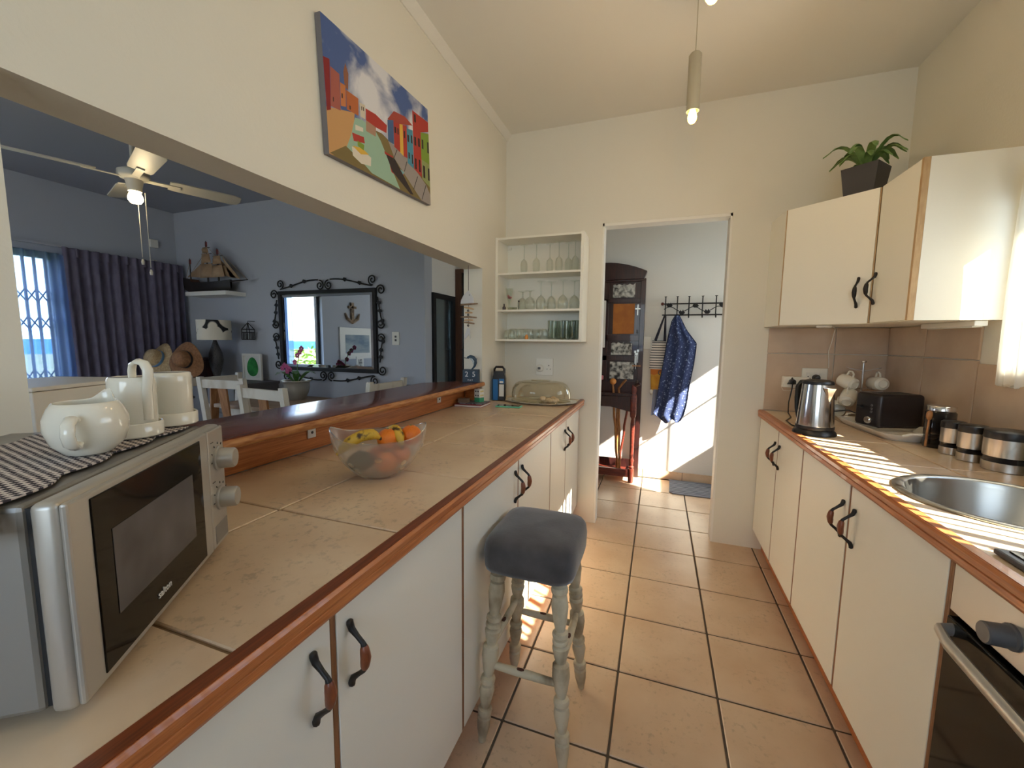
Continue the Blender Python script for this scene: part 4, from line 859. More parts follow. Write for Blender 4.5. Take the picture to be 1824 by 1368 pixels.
s2 = socket('wall_socket', 'white double socket on the tiles behind the kettle', .798, .924, YF-.008, 1.075, 1.150, [(.83,1.10,.003),(.84,1.09,.003)])
ad = thing('multi_plug', 'white multi-plug adaptor beside the tiled wall socket', 'adaptor', (.76, 2.83, 1.07))
MB().box(.700, .818, 2.798, YF-.0085, 1.034, 1.098).build('adaptor_body', 'white_plastic', ad, world=True, bevel=.004)
for x, z in ((.79,1.08),(.805,1.06),(.785,1.055),(.80,1.045)): MB().lathe([(.003,0),(.003,.001)], 8, T=basis((x, 2.798, z), (1,0,0), (0,0,1))).build('pin_hole', 'letter_dark', ad, world=True)
pg = thing('plug', 'black plug in the multi-plug adaptor left of the kettle', 'plug', (.742, 2.79, 1.07))
MB().lathe([(.028,0),(.028,.012),(.018,.03),(.012,.034)], 3, T=basis((.742, 2.797, 1.068), (1,0,0), (0,0,1)) @ Matrix.Rotation(PI/2, 4, 'Z')).lathe([(.016,0),(.016,.03),(.010,.034)], 12, T=basis((.742, 2.797, 1.07), (1,0,0), (0,0,1))).build('plug_body', 'black_plastic', pg, world=True, bevel=.002)
pk = thing('plug', 'black plug half hidden behind the kettle lid', 'plug', (.868, 2.82, 1.092))
MB().lathe([(.020,0),(.020,.014),(.012,.03),(0,.031)], 16, T=basis((.868, YF-.0175, 1.094), (1,0,0), (0,0,1))).build('plug_body', 'black_plastic', pk, world=True, smooth=40)
pu = thing('puck_light', 'round white light stuck under the corner wall cabinet', 'lamp', (.80, 2.55, ZB))
MB().lathe([(.030,-.012),(.034,-.009),(.034,-.0005)], 28).build('housing', 'white_plastic', pu, smooth=40); MB().lathe([(.024,-.0135),(.026,-.012)], 24).build('lens', 'paper', pu)
tag(MB().tube([(.832,2.56,1.380),(.88,2.66,1.378),(.93,2.80,1.372),(.928,2.826,1.30),(.918,2.828,1.25),(.922,2.828,1.20),(.926,2.828,1.152)], .0022, 6).build('lamp_cable', 'white_plastic', smooth=50), 'thin white cable from the puck light down to the socket', 'cable')
tag(MB().tube([(.705,2.796,1.07),(.69,2.79,1.04),(.70,2.785,1.018),(.73,2.782,1.016),(.76,2.785,1.028),(.78,2.79,1.04)], .0015, 6).build('charger_cable', 'white_plastic', smooth=50), 'thin white cable looping below the multi-plug adaptor', 'cable')
st = thing('strip_light', 'slim white strip light under the narrow wall cabinet', 'lamp', (1.14, 2.22, ZB))
MB().box(1.12, 1.16, 2.06, 2.40, ZB-.022, ZB-.0005).build('housing', 'white_plastic', st, world=True, bevel=.003); MB().box(1.125, 1.155, 2.08, 2.36, ZB-.026, ZB-.022).build('diffuser', 'paper', st, world=True)
# tray with toaster
tr = thing('serving_tray', 'pale serving tray with cut-out handles under the toaster', 'tray', (1.028, 2.36, .885), math.radians(4))
TW, TL_ = .125, .235
def rr_(w, h, r_, z, n=6):
    P = []
    for cx, cy_, a0 in ((w-r_, h-r_, 0), (-w+r_, h-r_, 1), (-w+r_, -h+r_, 2), (w-r_, -h+r_, 3)):
        for k in range(n+1): a = (a0+k/n)*PI/2; P.append((cx+r_*math.cos(a), cy_+r_*math.sin(a), z))
    return P
tb = MB(); R1 = [rr_(TW-.025, TL_-.025, .05, .001), rr_(TW, TL_, .06, .030), rr_(TW+.004, TL_+.004, .062, .0305), rr_(TW+.003, TL_+.003, .062, .027), rr_(TW-.021, TL_-.021, .05, -.0005+.001)]
V = []; F = []; nn = len(R1[0])
V = [p for r_ in (rr_(TW-.027, TL_-.027, .05, .0042), rr_(TW-.004, TL_-.004, .06, .030), rr_(TW+.004, TL_+.004, .062, .0305), rr_(TW+.002, TL_+.002, .062, .026), rr_(TW-.023, TL_-.023, .05, .0005)) for p in r_]
for i in range(4):
    for k in range(nn): F.append((i*nn+k, i*nn+(k+1)%nn, (i+1)*nn+(k+1)%nn, (i+1)*nn+k))
F.append(tuple(range(nn))); F.append(tuple(reversed(range(4*nn, 5*nn))))
tb.add(V, F).build('tray_body', 'white_paint', tr, smooth=40, fix=True)
for s in (-1, 1):
    MB().tube([(-.07, s*(TL_), .028), (-.055, s*(TL_+.022), .040), (0, s*(TL_+.028), .044), (.055, s*(TL_+.022), .040), (.07, s*(TL_), .028)], .006, 8, flat=1.3).build('tray_handle', 'white_paint', tr, smooth=50)
ta = math.radians(17.2)
to = thing('toaster', 'black toaster with round dial standing on the tray', 'toaster', (1.047, 2.425, .8905), ta)
tw, td, th_ = .103, .072, .172
MB().box(-tw, tw, -td, td, .012, th_).build('casing', 'toaster_black', to, bevel=.018, seg=4, smooth=50)
MB().box(-tw+.012, tw-.012, -td+.012, td-.012, .0, .0125).build('foot_frame', 'chrome', to)
MB().box(-tw+.006, tw-.006, -td+.004, td-.004, .010, .016).build('base_band', 'chrome', to, bevel=.002)
for y in (-.022, .022): MB().box(-tw+.035, tw-.03, y-.010, y+.010, th_-.004, th_+.0008).build('bread_slot', 'dark_gap', to)
MB().lathe([(.018,0),(.018,.008),(.015,.012),(0,.012)], 24, T=basis((-tw, -.02, .045), (0,-1,0), (0,0,1))).build('browning_dial', 'chrome', to, smooth=40)
for z in (.085, .100, .115): MB().lathe([(.006,0),(.005,.003),(0,.003)], 12, T=basis((-tw, -.03, z), (0,-1,0), (0,0,1))).build('button', 'grey_plastic', to)
MB().box(-tw-.014, -tw+.001, .018, .042, .098, .110).build('lever', 'black_plastic', to, bevel=.002)
MB().tube([(.965,2.50,.94),(.93,2.53,.955),(.88,2.62,.93),(.84,2.72,.895),(.80,2.79,.90),(.80,2.80,1.02)], .003, 6).build('power_cord', 'black_plastic', to, smooth=50, world=True)
# mug tree
mt = thing('mug_tree', 'chrome mug stand in the corner behind the toaster', 'mug stand', (1.045, 2.715, .885))
MB().lathe([(.062,0),(.062,.004),(.05,.008),(.006,.012)], 28).build('base', 'chrome', mt, smooth=40); MB().tube([(0,0,.01),(0,0,.305)], .005, 10).build('pole', 'chrome', mt, smooth=50); MB().ball((0,0,.312), (.012,.012,.006), 12, 8).build('finial', 'chrome', mt, smooth=60)
for z, a in ((.262,PI),( .262,0),(.165,PI+.5),(.165,-.5),(.165,1.6)):
    d = Vector((math.cos(a), math.sin(a), 0)); MB().tube([Vector((0,0,z)), d*.04+Vector((0,0,z+.008)), d*.078+Vector((0,0,z+.02))], .0026, 6).build('arm', 'chrome', mt, smooth=50)
def mug(loc, axis, label):
    """axis = direction of the mug's bottom"""
    t = thing('mug', label, 'mug', loc, 0, 'white mugs on the mug stand'); A = Vector(axis).normalized(); e = A.orthogonal().normalized(); T = basis((0,0,0), e, A.cross(e))
    MB().lathe([(.036,-.038),(.037,-.036),(.037,.02),(.033,.036),(.022,.041),(.020,.045),(.018,.042),(0,.041)], 28, T=T, cap=False).lathe([(.0345,-.037),(.0345,.02),(.02,.035),(0,.036)], 28, T=T, cap=False).build('cup', 'ceramic', t, smooth=50)
    up = (Vector((0,0,1))-A*A.z).normalized()
    MB().tube([up*.035+A*.018, up*.052+A*.016, up*.062+A*.002, up*.058-A*.014, up*.036-A*.020], .0045, 8).build('handle', 'ceramic', t, smooth=50)
mug((.978,2.70,1.085), (.35,-.8,-.25), 'white mug hanging upper left on the stand'); mug((1.108,2.70,1.083), (.1,-1,.05), 'white mug hanging upper right on the stand, base facing out')
mug((.972,2.665,1.005), (-.4,-.7,-.5), 'white mug on the stand, just left of the toaster top'); mug((.952,2.735,.938), (.2,.7,.2), 'white mug lowest on the stand with its mouth showing')
# jars
gj = thing('glass_jar', 'tall dark glass jar with a steel lid beside the toaster', 'jar', (1.068, 2.085, .885))
MB().lathe([(.043,0),(.045,.004),(.045,.14),(.040,.146)], 32).build('jar_body', 'glass_jar', gj, smooth=40); MB().lathe([(.041,.1465),(.0425,.148),(.0425,.164),(.040,.167),(0,.167)], 32).build('lid', 'chrome', gj, smooth=40)
sp2 = thing('wooden_spoon', 'wooden spoon leaning on the tall dark jar', 'spoon', (1.018, 2.06, .886)); MB().tube([(0,0,.004),(.004,.003,.11)], .004, 8).ball((.005,.004,.128), (.012,.006,.020), 12, 8).build('spoon_body', 'stick_wood', sp2, smooth=60)
def can(x, y, rr, h, label):
    t = thing('storage_canister', label, 'canister', (x, y, .885), 0, 'steel canisters by the sink')
    MB().lathe([(rr-.002,0),(rr,.002),(rr,h*.22)], 36).lathe([(rr,h*.36),(rr,h*.80)], 36).build('steel_body', 'steel', t, smooth=40)
    MB().lathe([(rr-.0015,h*.215),(rr-.0015,h*.365)], 36).build('window_band', 'glass_jar', t, smooth=40); MB().lathe([(rr+.0015,h*.795),(rr+.002,h*.82),(rr+.001,h*.97),(rr-.004,h),(0,h)], 36).build('lid', 'black_plastic', t, smooth=40)
can(1.052, 1.973, .034, .125, 'smallest steel canister with a dark lid, next to the tall dark jar'); can(1.058, 1.882, .037, .128, 'middle steel canister with a dark lid'); can(1.088, 1.775, .056, .132, 'widest steel canister with a dark lid, nearest the tumbler')
tg = MB().lathe([(.026,0),(.028,.004),(.034,.10),(.033,.10),(.026,.01),(0,.008)], 24, cap=False).build('tumbler', 'glass_dark', smooth=50); tg.location = (1.128, 1.672, .885); tag(tg, 'grey glass tumbler at the right edge behind the sink', 'tumbler')
tp = thing('sink_tap', 'chrome mixer tap behind the round sink, out at the right', 'tap', (1.13, 1.40, .885)); MB().lathe([(.026,0),(.024,.05),(.018,.06)], 20).build('tap_body', 'chrome', tp, smooth=40)
MB().tube([(0,0,.05),(0,0,.20),(-.03,0,.25),(-.09,0,.255),(-.13,0,.22)], .010, 10).build('spout', 'chrome', tp, smooth=50); MB().tube([(0,.02,.04),(.0,.06,.055)], .006, 8).build('lever', 'chrome', tp)
# potted plant on the corner cabinet
pp = thing('potted_fern', 'green fern in a square charcoal pot on the corner cabinet', 'plant', (.885, 2.475, ZT), math.atan2(-.255, .3))
MB().add([(-.058,-.058,0),(.058,-.058,0),(.058,.058,0),(-.058,.058,0),(-.072,-.072,.128),(.072,-.072,.128),(.072,.072,.128),(-.072,.072,.128),(-.064,-.064,.128),(.064,-.064,.128),(.064,.064,.128),(-.064,.064,.128),(-.06,-.06,.105),(.06,-.06,.105),(.06,.06,.105),(-.06,.06,.105)],
    [(3,2,1,0),(0,1,5,4),(1,2,6,5),(2,3,7,6),(3,0,4,7),(4,5,9,8),(5,6,10,9),(6,7,11,10),(7,4,8,11),(8,9,13,12),(9,10,14,13),(10,11,15,14),(11,8,12,15)]).build('pot', 'pot_charcoal', pp)
MB().box(-.06, .06, -.06, .06, .10, .112).build('soil', 'soil', pp)
q = random.Random(11)
for i in range(20):
    a = 2*PI*i/20+q.uniform(-.15,.15); L_ = q.uniform(.10,.18); rise = q.uniform(.07,.15); d = Vector((math.cos(a), math.sin(a), 0)); sdv = Vector((-d.y, d.x, 0)); lf = MB()
    def fn(s, t, d=d, sdv=sdv, L_=L_, rise=rise):
        p = d*(L_*t)+Vector((0,0,.11+rise*math.sin(min(1,t*1.15)*PI*.62)-(.05*t**3))); wdt = .017*math.sin(PI*min(.98, t*.9+.08))**.8
        return p+sdv*(s-.5)*2*wdt+Vector((0,0,.006*(1-abs(s-.5)*2)))
    lf.grid(fn, 2, 8).build('frond', 'fern', pp, smooth=60)
# ------------------------------------------------------------------ hall
hs = thing('hall_stand', 'dark wooden hall stand with arched top seen through the doorway', 'hall stand', (-.51, 3.92, 0))
HXc = -.512
def hsb(name, m, *b, **k): return MB().box(*b).build(name, m, hs, world=True, **k)
hsb('back_panel', 'wood_dark', HXc-.335, HXc+.335, 4.015, 4.035, .74, 1.87)
for s in (-1, 1): hsb('rear_stile', 'wood_dark', HXc+s*.357-.022, HXc+s*.357+.022, 3.995, 4.038, 0, 1.87, bevel=.003)
for z0, z1 in ((.82,.92),(1.112,1.16),(1.30,1.355),(1.655,1.69),(1.84,1.88)): hsb('cross_rail', 'wood_dark', HXc-.336, HXc+.336, 4.0, 4.03, z0, z1, bevel=.002)
hsb('centre_stile', 'wood_dark', HXc-.05, HXc+.05, 4.0, 4.03, .92, 1.84, bevel=.002)
ap = [(HXc-.385,3.965,1.93)]+[(HXc+x, 3.965, 1.93+.09*(1-(x/.385)**2)) for x in [-.385+.77*k/14 for k in range(15)]]+[(HXc+.385,3.965,1.925),(HXc+.36,3.965,1.86),(HXc-.36,3.965,1.86)]
MB().prism(ap[1:], (0,.075,0)).build('arched_cornice', 'wood_dark', hs, world=True, bevel=.004)
hsb('neck_moulding', 'wood_dark', HXc-.368, HXc+.368, 3.985, 4.03, 1.845, 1.862, bevel=.003)
MB().box(HXc+.095, HXc+.288, 3.998, 4.004, 1.365, 1.643).build('amber_panel', 'amber_panel', hs, world=True)
MB().box(HXc-.288, HXc-.095, 3.998, 4.004, 1.365, 1.643).build('amber_panel', 'amber_panel', hs, world=True)
def collage(x0, x1, z0, z1, wavy, label, s):
    n_ = 12; P = [(x0, 3.993, z0), (x1, 3.993, z0)]+[(lerp(x1, x0, k/n_), 3.993, z1-(.018*abs(math.sin(k*1.1+s)) if wavy else 0)) for k in range(n_+1)]
    o = MB().prism(P, (0,.004,0)).build('photo_collage', 'photo_grey'); tag(o, label, 'photograph', 'old photographs on the hall stand')
collage(-.425, -.226, 1.70, 1.83, True, 'grey photo collage in the top panel of the hall stand', 0)
collage(-.425, -.234, 1.168, 1.292, True, 'grey photo collage just below the amber panel', 1)
collage(-.430, -.212, .942, 1.102, False, 'large square grey photograph lowest on the hall stand', 2)
cx_ = MB().box(-.199, -.191, 3.975, 3.981, 1.535, 1.632).box(-.217, -.173, 3.975, 3.981, 1.588, 1.598).build('wall_cross', 'steel'); tag(cx_, 'small pale cross hanging on the hall stand', 'cross')
hk = MB().tube([(-.195,3.99,1.40),(-.195,3.965,1.40),(-.195,3.955,1.385),(-.195,3.968,1.372)], .004, 6).build('hook', 'steel', hs, world=True, smooth=50)
kb = thing('key_bunch', 'bunch of keys hanging at the side of the hall stand', 'keys', (-.19, 3.97, 1.10))
for i, (dx, dz) in enumerate(((-.012,0),(0,-.02),(.012,.01),(-.004,-.05))): MB().box(-.193+dx, -.188+dx, 3.97, 3.974, 1.09+dz, 1.20+dz).box(-.199+dx, -.182+dx, 3.97, 3.974, 1.19+dz, 1.21+dz).build('key', 'steel', kb, world=True)
MB().box(-.225, -.15, 3.95, 3.992, 1.065, 1.075).build('key_ledge', 'bar_worn', kb, world=True)
# lower part: front board, arms, turned legs and drip tray
MB().prism([(HXc-.33,3.80,.80),(HXc+.33,3.80,.80),(HXc+.33,3.80,.655),(HXc+.12,3.80,.70),(HXc-.12,3.80,.70),(HXc-.33,3.80,.655)], (0,.018,0)).build('front_board', 'wood_dark', hs, world=True, bevel=.003)
hsb('top_rail', 'wood_dark', HXc-.34, HXc+.34, 3.79, 3.825, .80, .825, bevel=.004)
for s in (-1, 1):
    MB().tube([(HXc+s*.325,3.99,.925),(HXc+s*.335,3.92,.93),(HXc+s*.335,3.85,.915),(HXc+s*.335,3.80,.905),(HXc+s*.375,3.775,.925)], [.016,.017,.017,.018,.012], 8).build('arm', 'wood_dark', hs, world=True, smooth=50)
    MB().lathe([(.016,0),(.024,.01),(.026,.12),(.026,.135),(.018,.14),(.026,.155),(.017,.165),(.020,.20),(.025,.215),(.017,.235),(.018,.30),(.020,.55),(.014,.60),(.026,.62),(.028,.65),(.028,.80),(.020,.83),(.024,.86),(.018,.905)], 16, (HXc+s*.322,3.81,0)).build('turned_leg', 'wood_red', hs, world=True, smooth=40)
    hsb('side_rail', 'wood_red', HXc+s*.322-.012, HXc+s*.322+.012, 3.82, 4.0, .07, .125)
hsb('tray_front', 'wood_red', HXc-.30, HXc+.30, 3.795, 3.82, .055, .125, bevel=.004); hsb('tray_floor', 'wood_red', HXc-.31, HXc+.31, 3.82, 4.01, .075, .09)
hsb('tray_back', 'wood_dark', HXc-.335, HXc+.335, 3.995, 4.01, .09, .17)
def stick(p0, p1, head, label, m='stick_wood', ball=None, bend=None):
    t = thing('walking_stick', label, 'walking stick', p0, 0, 'walking sticks in the hall stand'); p0, p1 = Vector(p0), Vector(p1); P = [p0.lerp(p1, k/8)+Vector((.004*math.sin(k*2.1),.003*math.cos(k*1.7),0)) for k in range(9)]
    if bend: P.append(p1+Vector(bend))
    MB().tube(P, [.010]+[.011]*(len(P)-1), 8).build('shaft', m, t, world=True, smooth=50)
    if ball: MB().ball(p1+Vector((0,0,.02)), ball, 14, 10).build('head', 'knob_orange', t, world=True, smooth=60)
stick((-.318,3.89,.0905), (-.383,3.87,.905), None, 'walking stick with a round orange knob', ball=.030)
stick((-.296,3.87,.0905), (-.330,3.90,.86), None, 'thick pale walking stick with a bent top', bend=(.062,0,.085), m='stick_wood')
stick((-.328,3.93,.0905), (-.345,3.94,.80), None, 'thin walking stick behind the others in the hall stand')
stick((-.312,3.945,.0905), (-.240,3.90,.76), None, 'dark walking stick leaning right in the hall stand', m='wood_red')
tag(MB().box(-.545, -.462, 3.775, 3.80, .945, .985).build('pouch', 'pink', bevel=.008, smooth=50), 'small pink pouch on the arm of the hall stand', 'pouch')
cdn = thing('notice_card', 'white card edge beside the hall stand, next to the doorway', 'card', (-.52, 3.93, 1.4)); MB().box(-.545, -.478, 3.93, 3.942, 1.235, 1.67).build('card_sheet', 'paper', cdn, world=True, bevel=.002)
sw = thing('wall_switch', 'white switch plate between the hall stand and striped bag', 'switch', (-.108, 4.045, 1.28)); MB().box(-.150, -.066, 4.040, 4.0495, 1.225, 1.345).build('plate', 'white_plastic', sw, world=True, bevel=.003); MB().box(-.118, -.100, 4.036, 4.040, 1.27, 1.30).build('rocker', 'white_paint', sw, world=True)
# coat rail
rl = thing('coat_rail', 'black iron coat rail with leaves and five hooks', 'coat rail', (.30, 4.0, 1.58))
MB().tube([(.016,4.0,1.634),(.62,4.0,1.634)], .006, 8).build('upper_bar', 'black_iron', rl, world=True); MB().tube([(.016,4.0,1.535),(.62,4.0,1.535)], .006, 8).build('lower_bar', 'black_iron', rl, world=True)
MB().tube([(.03+.012*k, 3.996, 1.585+.022*math.sin(k*.38)) for k in range(48)], .0035, 6).build('vine', 'black_iron', rl, world=True, smooth=50)
for x in (.041,.140,.236,.345,.452,.56):
    MB().tube([(x,3.985,1.695),(x,3.985,1.60),(x,3.985,1.53),(x,3.955,1.51),(x,3.945,1.54)], .005, 7).lathe([(.0,0),(.011,.002),(.011,.006),(0,.007)], 12, (x, 3.985, 1.692)).build('hook', 'black_iron', rl, world=True, smooth=50)
for i, (x, z) in enumerate(((.075,1.62),(.180,1.555),(.29,1.615),(.385,1.56),(.50,1.62))):
    MB().prism([(x-.026,3.982,z),(x-.012,3.982,z-.018),(x+.012,3.982,z-.018),(x+.028,3.982,z-.002),(x+.018,3.982,z+.006),(x+.010,3.982,z+.026),(x,3.982,z+.008),(x-.012,3.982,z+.022)], (0,.005,0)).build('iron_leaf', 'black_iron', rl, world=True)
for x in (.02, .6): MB().tube([(x,4.0,1.634),(x,4.049,1.634)], .005, 6).build('wall_mount', 'black_iron', rl, world=True)
MB().ball((.016,3.995,1.634), (.014,.01,.014), 10, 7).build('end_knob', 'wood_red', rl, world=True, smooth=60)
# blue scarf
scf = thing('scarf', 'blue patterned scarf hanging from the coat rail', 'scarf', (.14, 3.94, 1.53))
def scarf(s, t):
    k = [(1.53,.128,.158),(1.48,.10,.185),(1.40,.085,.225),(1.28,.066,.315),(1.10,.045,.300),(.92,.02,.275),(.74,.0,.26),(.64,-.02,.24),(.585,.06,.215)]
    i = min(int(t*8), 7); a = t*8-i; z = lerp(k[i][0], k[i+1][0], a); x0 = lerp(k[i][1], k[i+1][1], a); x1 = lerp(k[i][2], k[i+1][2], a)
    z += (-.03*math.sin(s*9)-.02*math.sin(s*4))*max(0, (t-.75)*3)
    return (lerp(x0, x1, s), 3.948-.022*math.sin(s*PI)-.012*math.sin(s*17+t*2)*min(1, t*3), z)
MB().grid(scarf, 36, 32, (0,.003,0)).build('cloth', 'scarf_blue', scf, world=True, smooth=60)
MB().tube([scarf(0, k/30) for k in range(31)], .003, 5).tube([scarf(1, k/30) for k in range(31)], .003, 5).build('hem', 'scarf_hem', scf, world=True, smooth=60)
MB().grid(lambda s, t: (lerp(-.03, .10, s)-.01*t, 3.965-.006*math.sin(s*8), lerp(.86, .615+.05*s, t)), 10, 8).build('thin_corner', 'scarf_sheer', scf, world=True, smooth=60)
# striped bag and yellow apron
bg_ = thing('tote_bag', 'black and white striped tote bag hanging beside the scarf', 'bag', (.0, 3.985, 1.03))
def bag(s, t): return (lerp(-.058-.02*t, .062, s)+.004*math.sin(t*9), 3.985-.012*math.sin(s*PI)-.004*math.sin(t*11), lerp(1.305, 1.045, t))
bmb = MB()
for j in range(34):
    bmb.grid(lambda s, t, j=j: bag(s, (j+t)/34), 6, 1, mi=(1 if j % 3 == 2 or j == 0 else 0))
bmb.build('striped_cloth', ['stripe_bag', 'bag_dark'], bg_, world=True, smooth=60)
MB().grid(lambda s, t: (bag(s, t)[0], 4.012, bag(s, t)[2]), 6, 8).build('back_cloth', 'stripe_bag', bg_, world=True)
for a_, b_ in (((-.03,3.98,1.305),(.040,3.955,1.535)), ((.05,3.985,1.305),(.046,3.96,1.535))): MB().tube([a_, Vector(a_).lerp(Vector(b_), .5)+Vector((0,.004,0)), b_], [.012,.010,.006], 6, flat=.25).build('strap', 'bag_dark', bg_, world=True)
ya = thing('cloth_bag', 'yellow and orange cloth bag hanging below the striped tote', 'bag', (-.01, 4.0, .82))
MB().grid(lambda s, t: (lerp(-.062+.012*t, .05-.03*t, s), 4.005-.018*math.sin(s*PI)*math.sin(PI*t*.9+.2)-.004*math.sin(s*13), lerp(1.05, .80+.035*math.sin(s*5), t)), 14, 12, (0,.003,0)).build('cloth', 'yellow_cloth', ya, world=True, smooth=60)
MB().grid(lambda s, t: (lerp(-.06, .05, s), 3.998-.018*math.sin(s*PI), lerp(1.055, 1.0-.01*math.sin(s*6), t)), 10, 4, (0,.002,0)).build('top_band', 'orange_cloth', ya, world=True, smooth=60)
MB().ball((-.045,3.982,.835), (.016,.008,.02), 10, 7).build('patch', 'paper', ya, world=True, smooth=60); MB().tube([(.03,3.975,1.03),(.012,3.97,1.03),(.008,3.97,1.005),(.024,3.97,.995)], .004, 6).build('hook', 'letter_dark', ya, world=True, smooth=50)
# door mat
dmt = thing('door_mat', 'grey ribbed mat on the hall floor below the coat rail', 'mat', (.45, 3.83, 0))
MB().prism([(.17,3.655,.001),(.78,3.655,.001),(.80,3.68,.001),(.80,4.02,.001),(.15,4.02,.001),(.142,3.69,.001)], (0,0,.010)).build('mat_body', 'mat_grey', dmt, world=True, bevel=.003)
for k in range(9): MB().box(.150, .795, 3.683+.037*k, 3.689+.037*k, .0108, .0130).build('rib', 'mat_dark', dmt, world=True)

# ------------------------------------------------------------------ living room: mirror wall
mr = thing('wall_mirror', 'large wall mirror in a black frame with iron scrolls', 'mirror', (-2.91, LY, 1.36))
a0, a1, c0, c1 = -3.476, -2.348, .986, 1.738; Ym = LY-.03
fr = MB(); t_ = .032
fr.box(a0, a1, Ym, LY-.002, c0, c0+t_).box(a0, a1, Ym, LY-.002, c1-t_, c1).box(a0, a0+t_, Ym, LY-.002, c0+t_, c1-t_).box(a1-t_, a1, Ym, LY-.002, c0+t_, c1-t_); fr.build('frame', 'black_iron', mr, world=True)
MB().box(a0+t_, a1-t_, LY-.018, LY-.004, c0+t_, c1-t_).build('mirror_glass', 'mirror', mr, world=True)
bev = .028; i0, i1, j0, j1 = a0+t_, a1-t_, c0+t_, c1-t_; yq = LY-.0182
MB().add([(i0,yq,j0),(i1,yq,j0),(i1,yq,j1),(i0,yq,j1),(i0+bev,yq-.005,j0+bev),(i1-bev,yq-.005,j0+bev),(i1-bev,yq-.005,j1-bev),(i0+bev,yq-.005,j1-bev)], [(0,1,5,4),(1,2,6,5),(2,3,7,6),(3,0,4,7)]).build('glass_bevel', 'mirror', mr, world=True)
def spiral(cx, cz, r0, a0_, turns, sgn, n_=26): return [(cx+r0*(1-.78*k/n_)*math.cos(a0_+sgn*turns*2*PI*k/n_), Ym+.005, cz+r0*(1-.78*k/n_)*math.sin(a0_+sgn*turns*2*PI*k/n_)) for k in range(n_+1)]
def scroll(pts, name='scroll'): MB().tube(pts, .0065, 6).build(name, 'black_iron', mr, world=True, smooth=50)
xm = (a0+a1)/2
for (cx, cz, aa, sg) in ((a0+.03,c1+.065,-PI/2,1),(a1-.03,c1+.07,-PI/2,-1),(a0-.055,c1-.03,0,1),(a1+.055,c1-.02,PI,-1),(a0-.035,c0+.05,0,-1),(a1+.055,c0+.03,PI,1),(a0+.06,c0-.06,PI/2,-1),(a1-.03,c0-.07,PI/2,1)): scroll(spiral(cx, cz, .046, aa, 1.5, sg))
def vine(p, q, bulge, leaves):
    p, q = Vector(p), Vector(q); nrm = Vector((-(q-p).z, 0, (q-p).x)).normalized()*bulge
    P = [p.lerp(q, k/14)+nrm*math.sin(PI*(k/14)**1.6*.9) for k in range(15)]; scroll([(v.x, Ym+.005, v.z) for v in P], 'scroll_stem')
    d = (P[-1]-P[-2]).normalized(); e_ = P[-1]
    for k in leaves:
        c = P[k]; MB().prism([(c.x-.022,Ym,c.z),(c.x-.006,Ym,c.z+.020),(c.x+.020,Ym,c.z+.014),(c.x+.022,Ym,c.z-.006),(c.x+.004,Ym,c.z-.018)], (0,.006,0)).build('iron_leaf', 'black_iron', mr, world=True)
vine((a0+.04,0,c1+.02), (xm-.07,0,c1+.085), .02, (4, 9)); vine((a1-.04,0,c1+.02), (xm+.07,0,c1+.085), -.02, (4, 9))
vine((a0+.06,0,c0-.02), (xm-.07,0,c0-.075), -.02, (5, 10)); vine((a1-.04,0,c0-.02), (xm+.07,0,c0-.075), .02, (5, 9))
for sx_ in (-1, 1):
    xe = a0 if sx_ < 0 else a1
    vine((xe+sx_*.02,0,c1-.08), (xe+sx_*.085,0,1.42), -.015*sx_, (3, 7, 12)); vine((xe+sx_*.03,0,c0+.10), (xe+sx_*.085,0,1.30), .015*sx_, (3, 7, 12))
    scroll(spiral(xe+sx_*.045, 1.425, .042, 0 if sx_ > 0 else PI, 1.4, -sx_)); scroll(spiral(xe+sx_*.045, 1.30, .042, 0 if sx_ > 0 else PI, 1.4, sx_))
for s in (-1, 1):
    scroll(spiral(xm+s*.05, c1+.04, .046, PI/2, 1.5, s)); scroll(spiral(xm+s*.05, c0-.04, .046, -PI/2, 1.5, -s))
swl = thing('light_switch', 'white light switch right of the big mirror', 'switch', (-2.16, LY, 1.3)); MB().box(-2.198, -2.125, LY-.009, LY-.0005, 1.243, 1.357).build('plate', 'white_plastic', swl, world=True, bevel=.003)
for z in (1.285, 1.315): MB().box(-2.168, -2.150, LY-.013, LY-.009, z-.009, z+.009).build('rocker', 'grey_plastic', swl, world=True, bevel=.001)
# ship on its shelf
shelf = thing('wall_shelf', 'white floating shelf carrying the model ship', 'shelf', (-4.2, 2.95, 1.70)); MB().box(-4.50, -3.93, 2.84, LY-.001, 1.702, 1.742).build('board', 'white_paint', shelf, world=True, bevel=.002)
shp = thing('model_ship', 'model sailing ship with tan sails on the wall shelf', 'model ship', (-4.28, 2.94, 1.7425))
def hull(s, t):
    x = lerp(-4.645, -3.985, s); b = .055*math.sin(PI*min(1, max(0, s*.92+.06)))**.6; dk = 1.838+.05*(s-.55)**2*2+.03*(s < .22); ke = 1.7435+.06*max(0, (.16-s)*4)**1.5+.05*max(0, (s-.82)*4)**1.6
    a = (t-.5)*PI; return (x, 2.94+b*math.sin(a)*(1 if abs(a) < 1.5 else 1), lerp(dk, ke, math.cos(a)**.7 if math.cos(a) > 0 else 0))
MB().grid(hull, 24, 12).build('hull', 'hull', shp, world=True, smooth=60)
MB().add([hull(k/24, 0) for k in range(25)]+[hull(k/24, 1) for k in range(25)], [(k, k+1, 26+k, 25+k) for k in range(24)]).build('deck', 'timber_brown', shp, world=True)
MB().tube([(-4.02,2.94,1.842),(-3.755,2.94,1.848)], [.010,.004], 6).build('bowsprit', 'hull', shp, world=True)
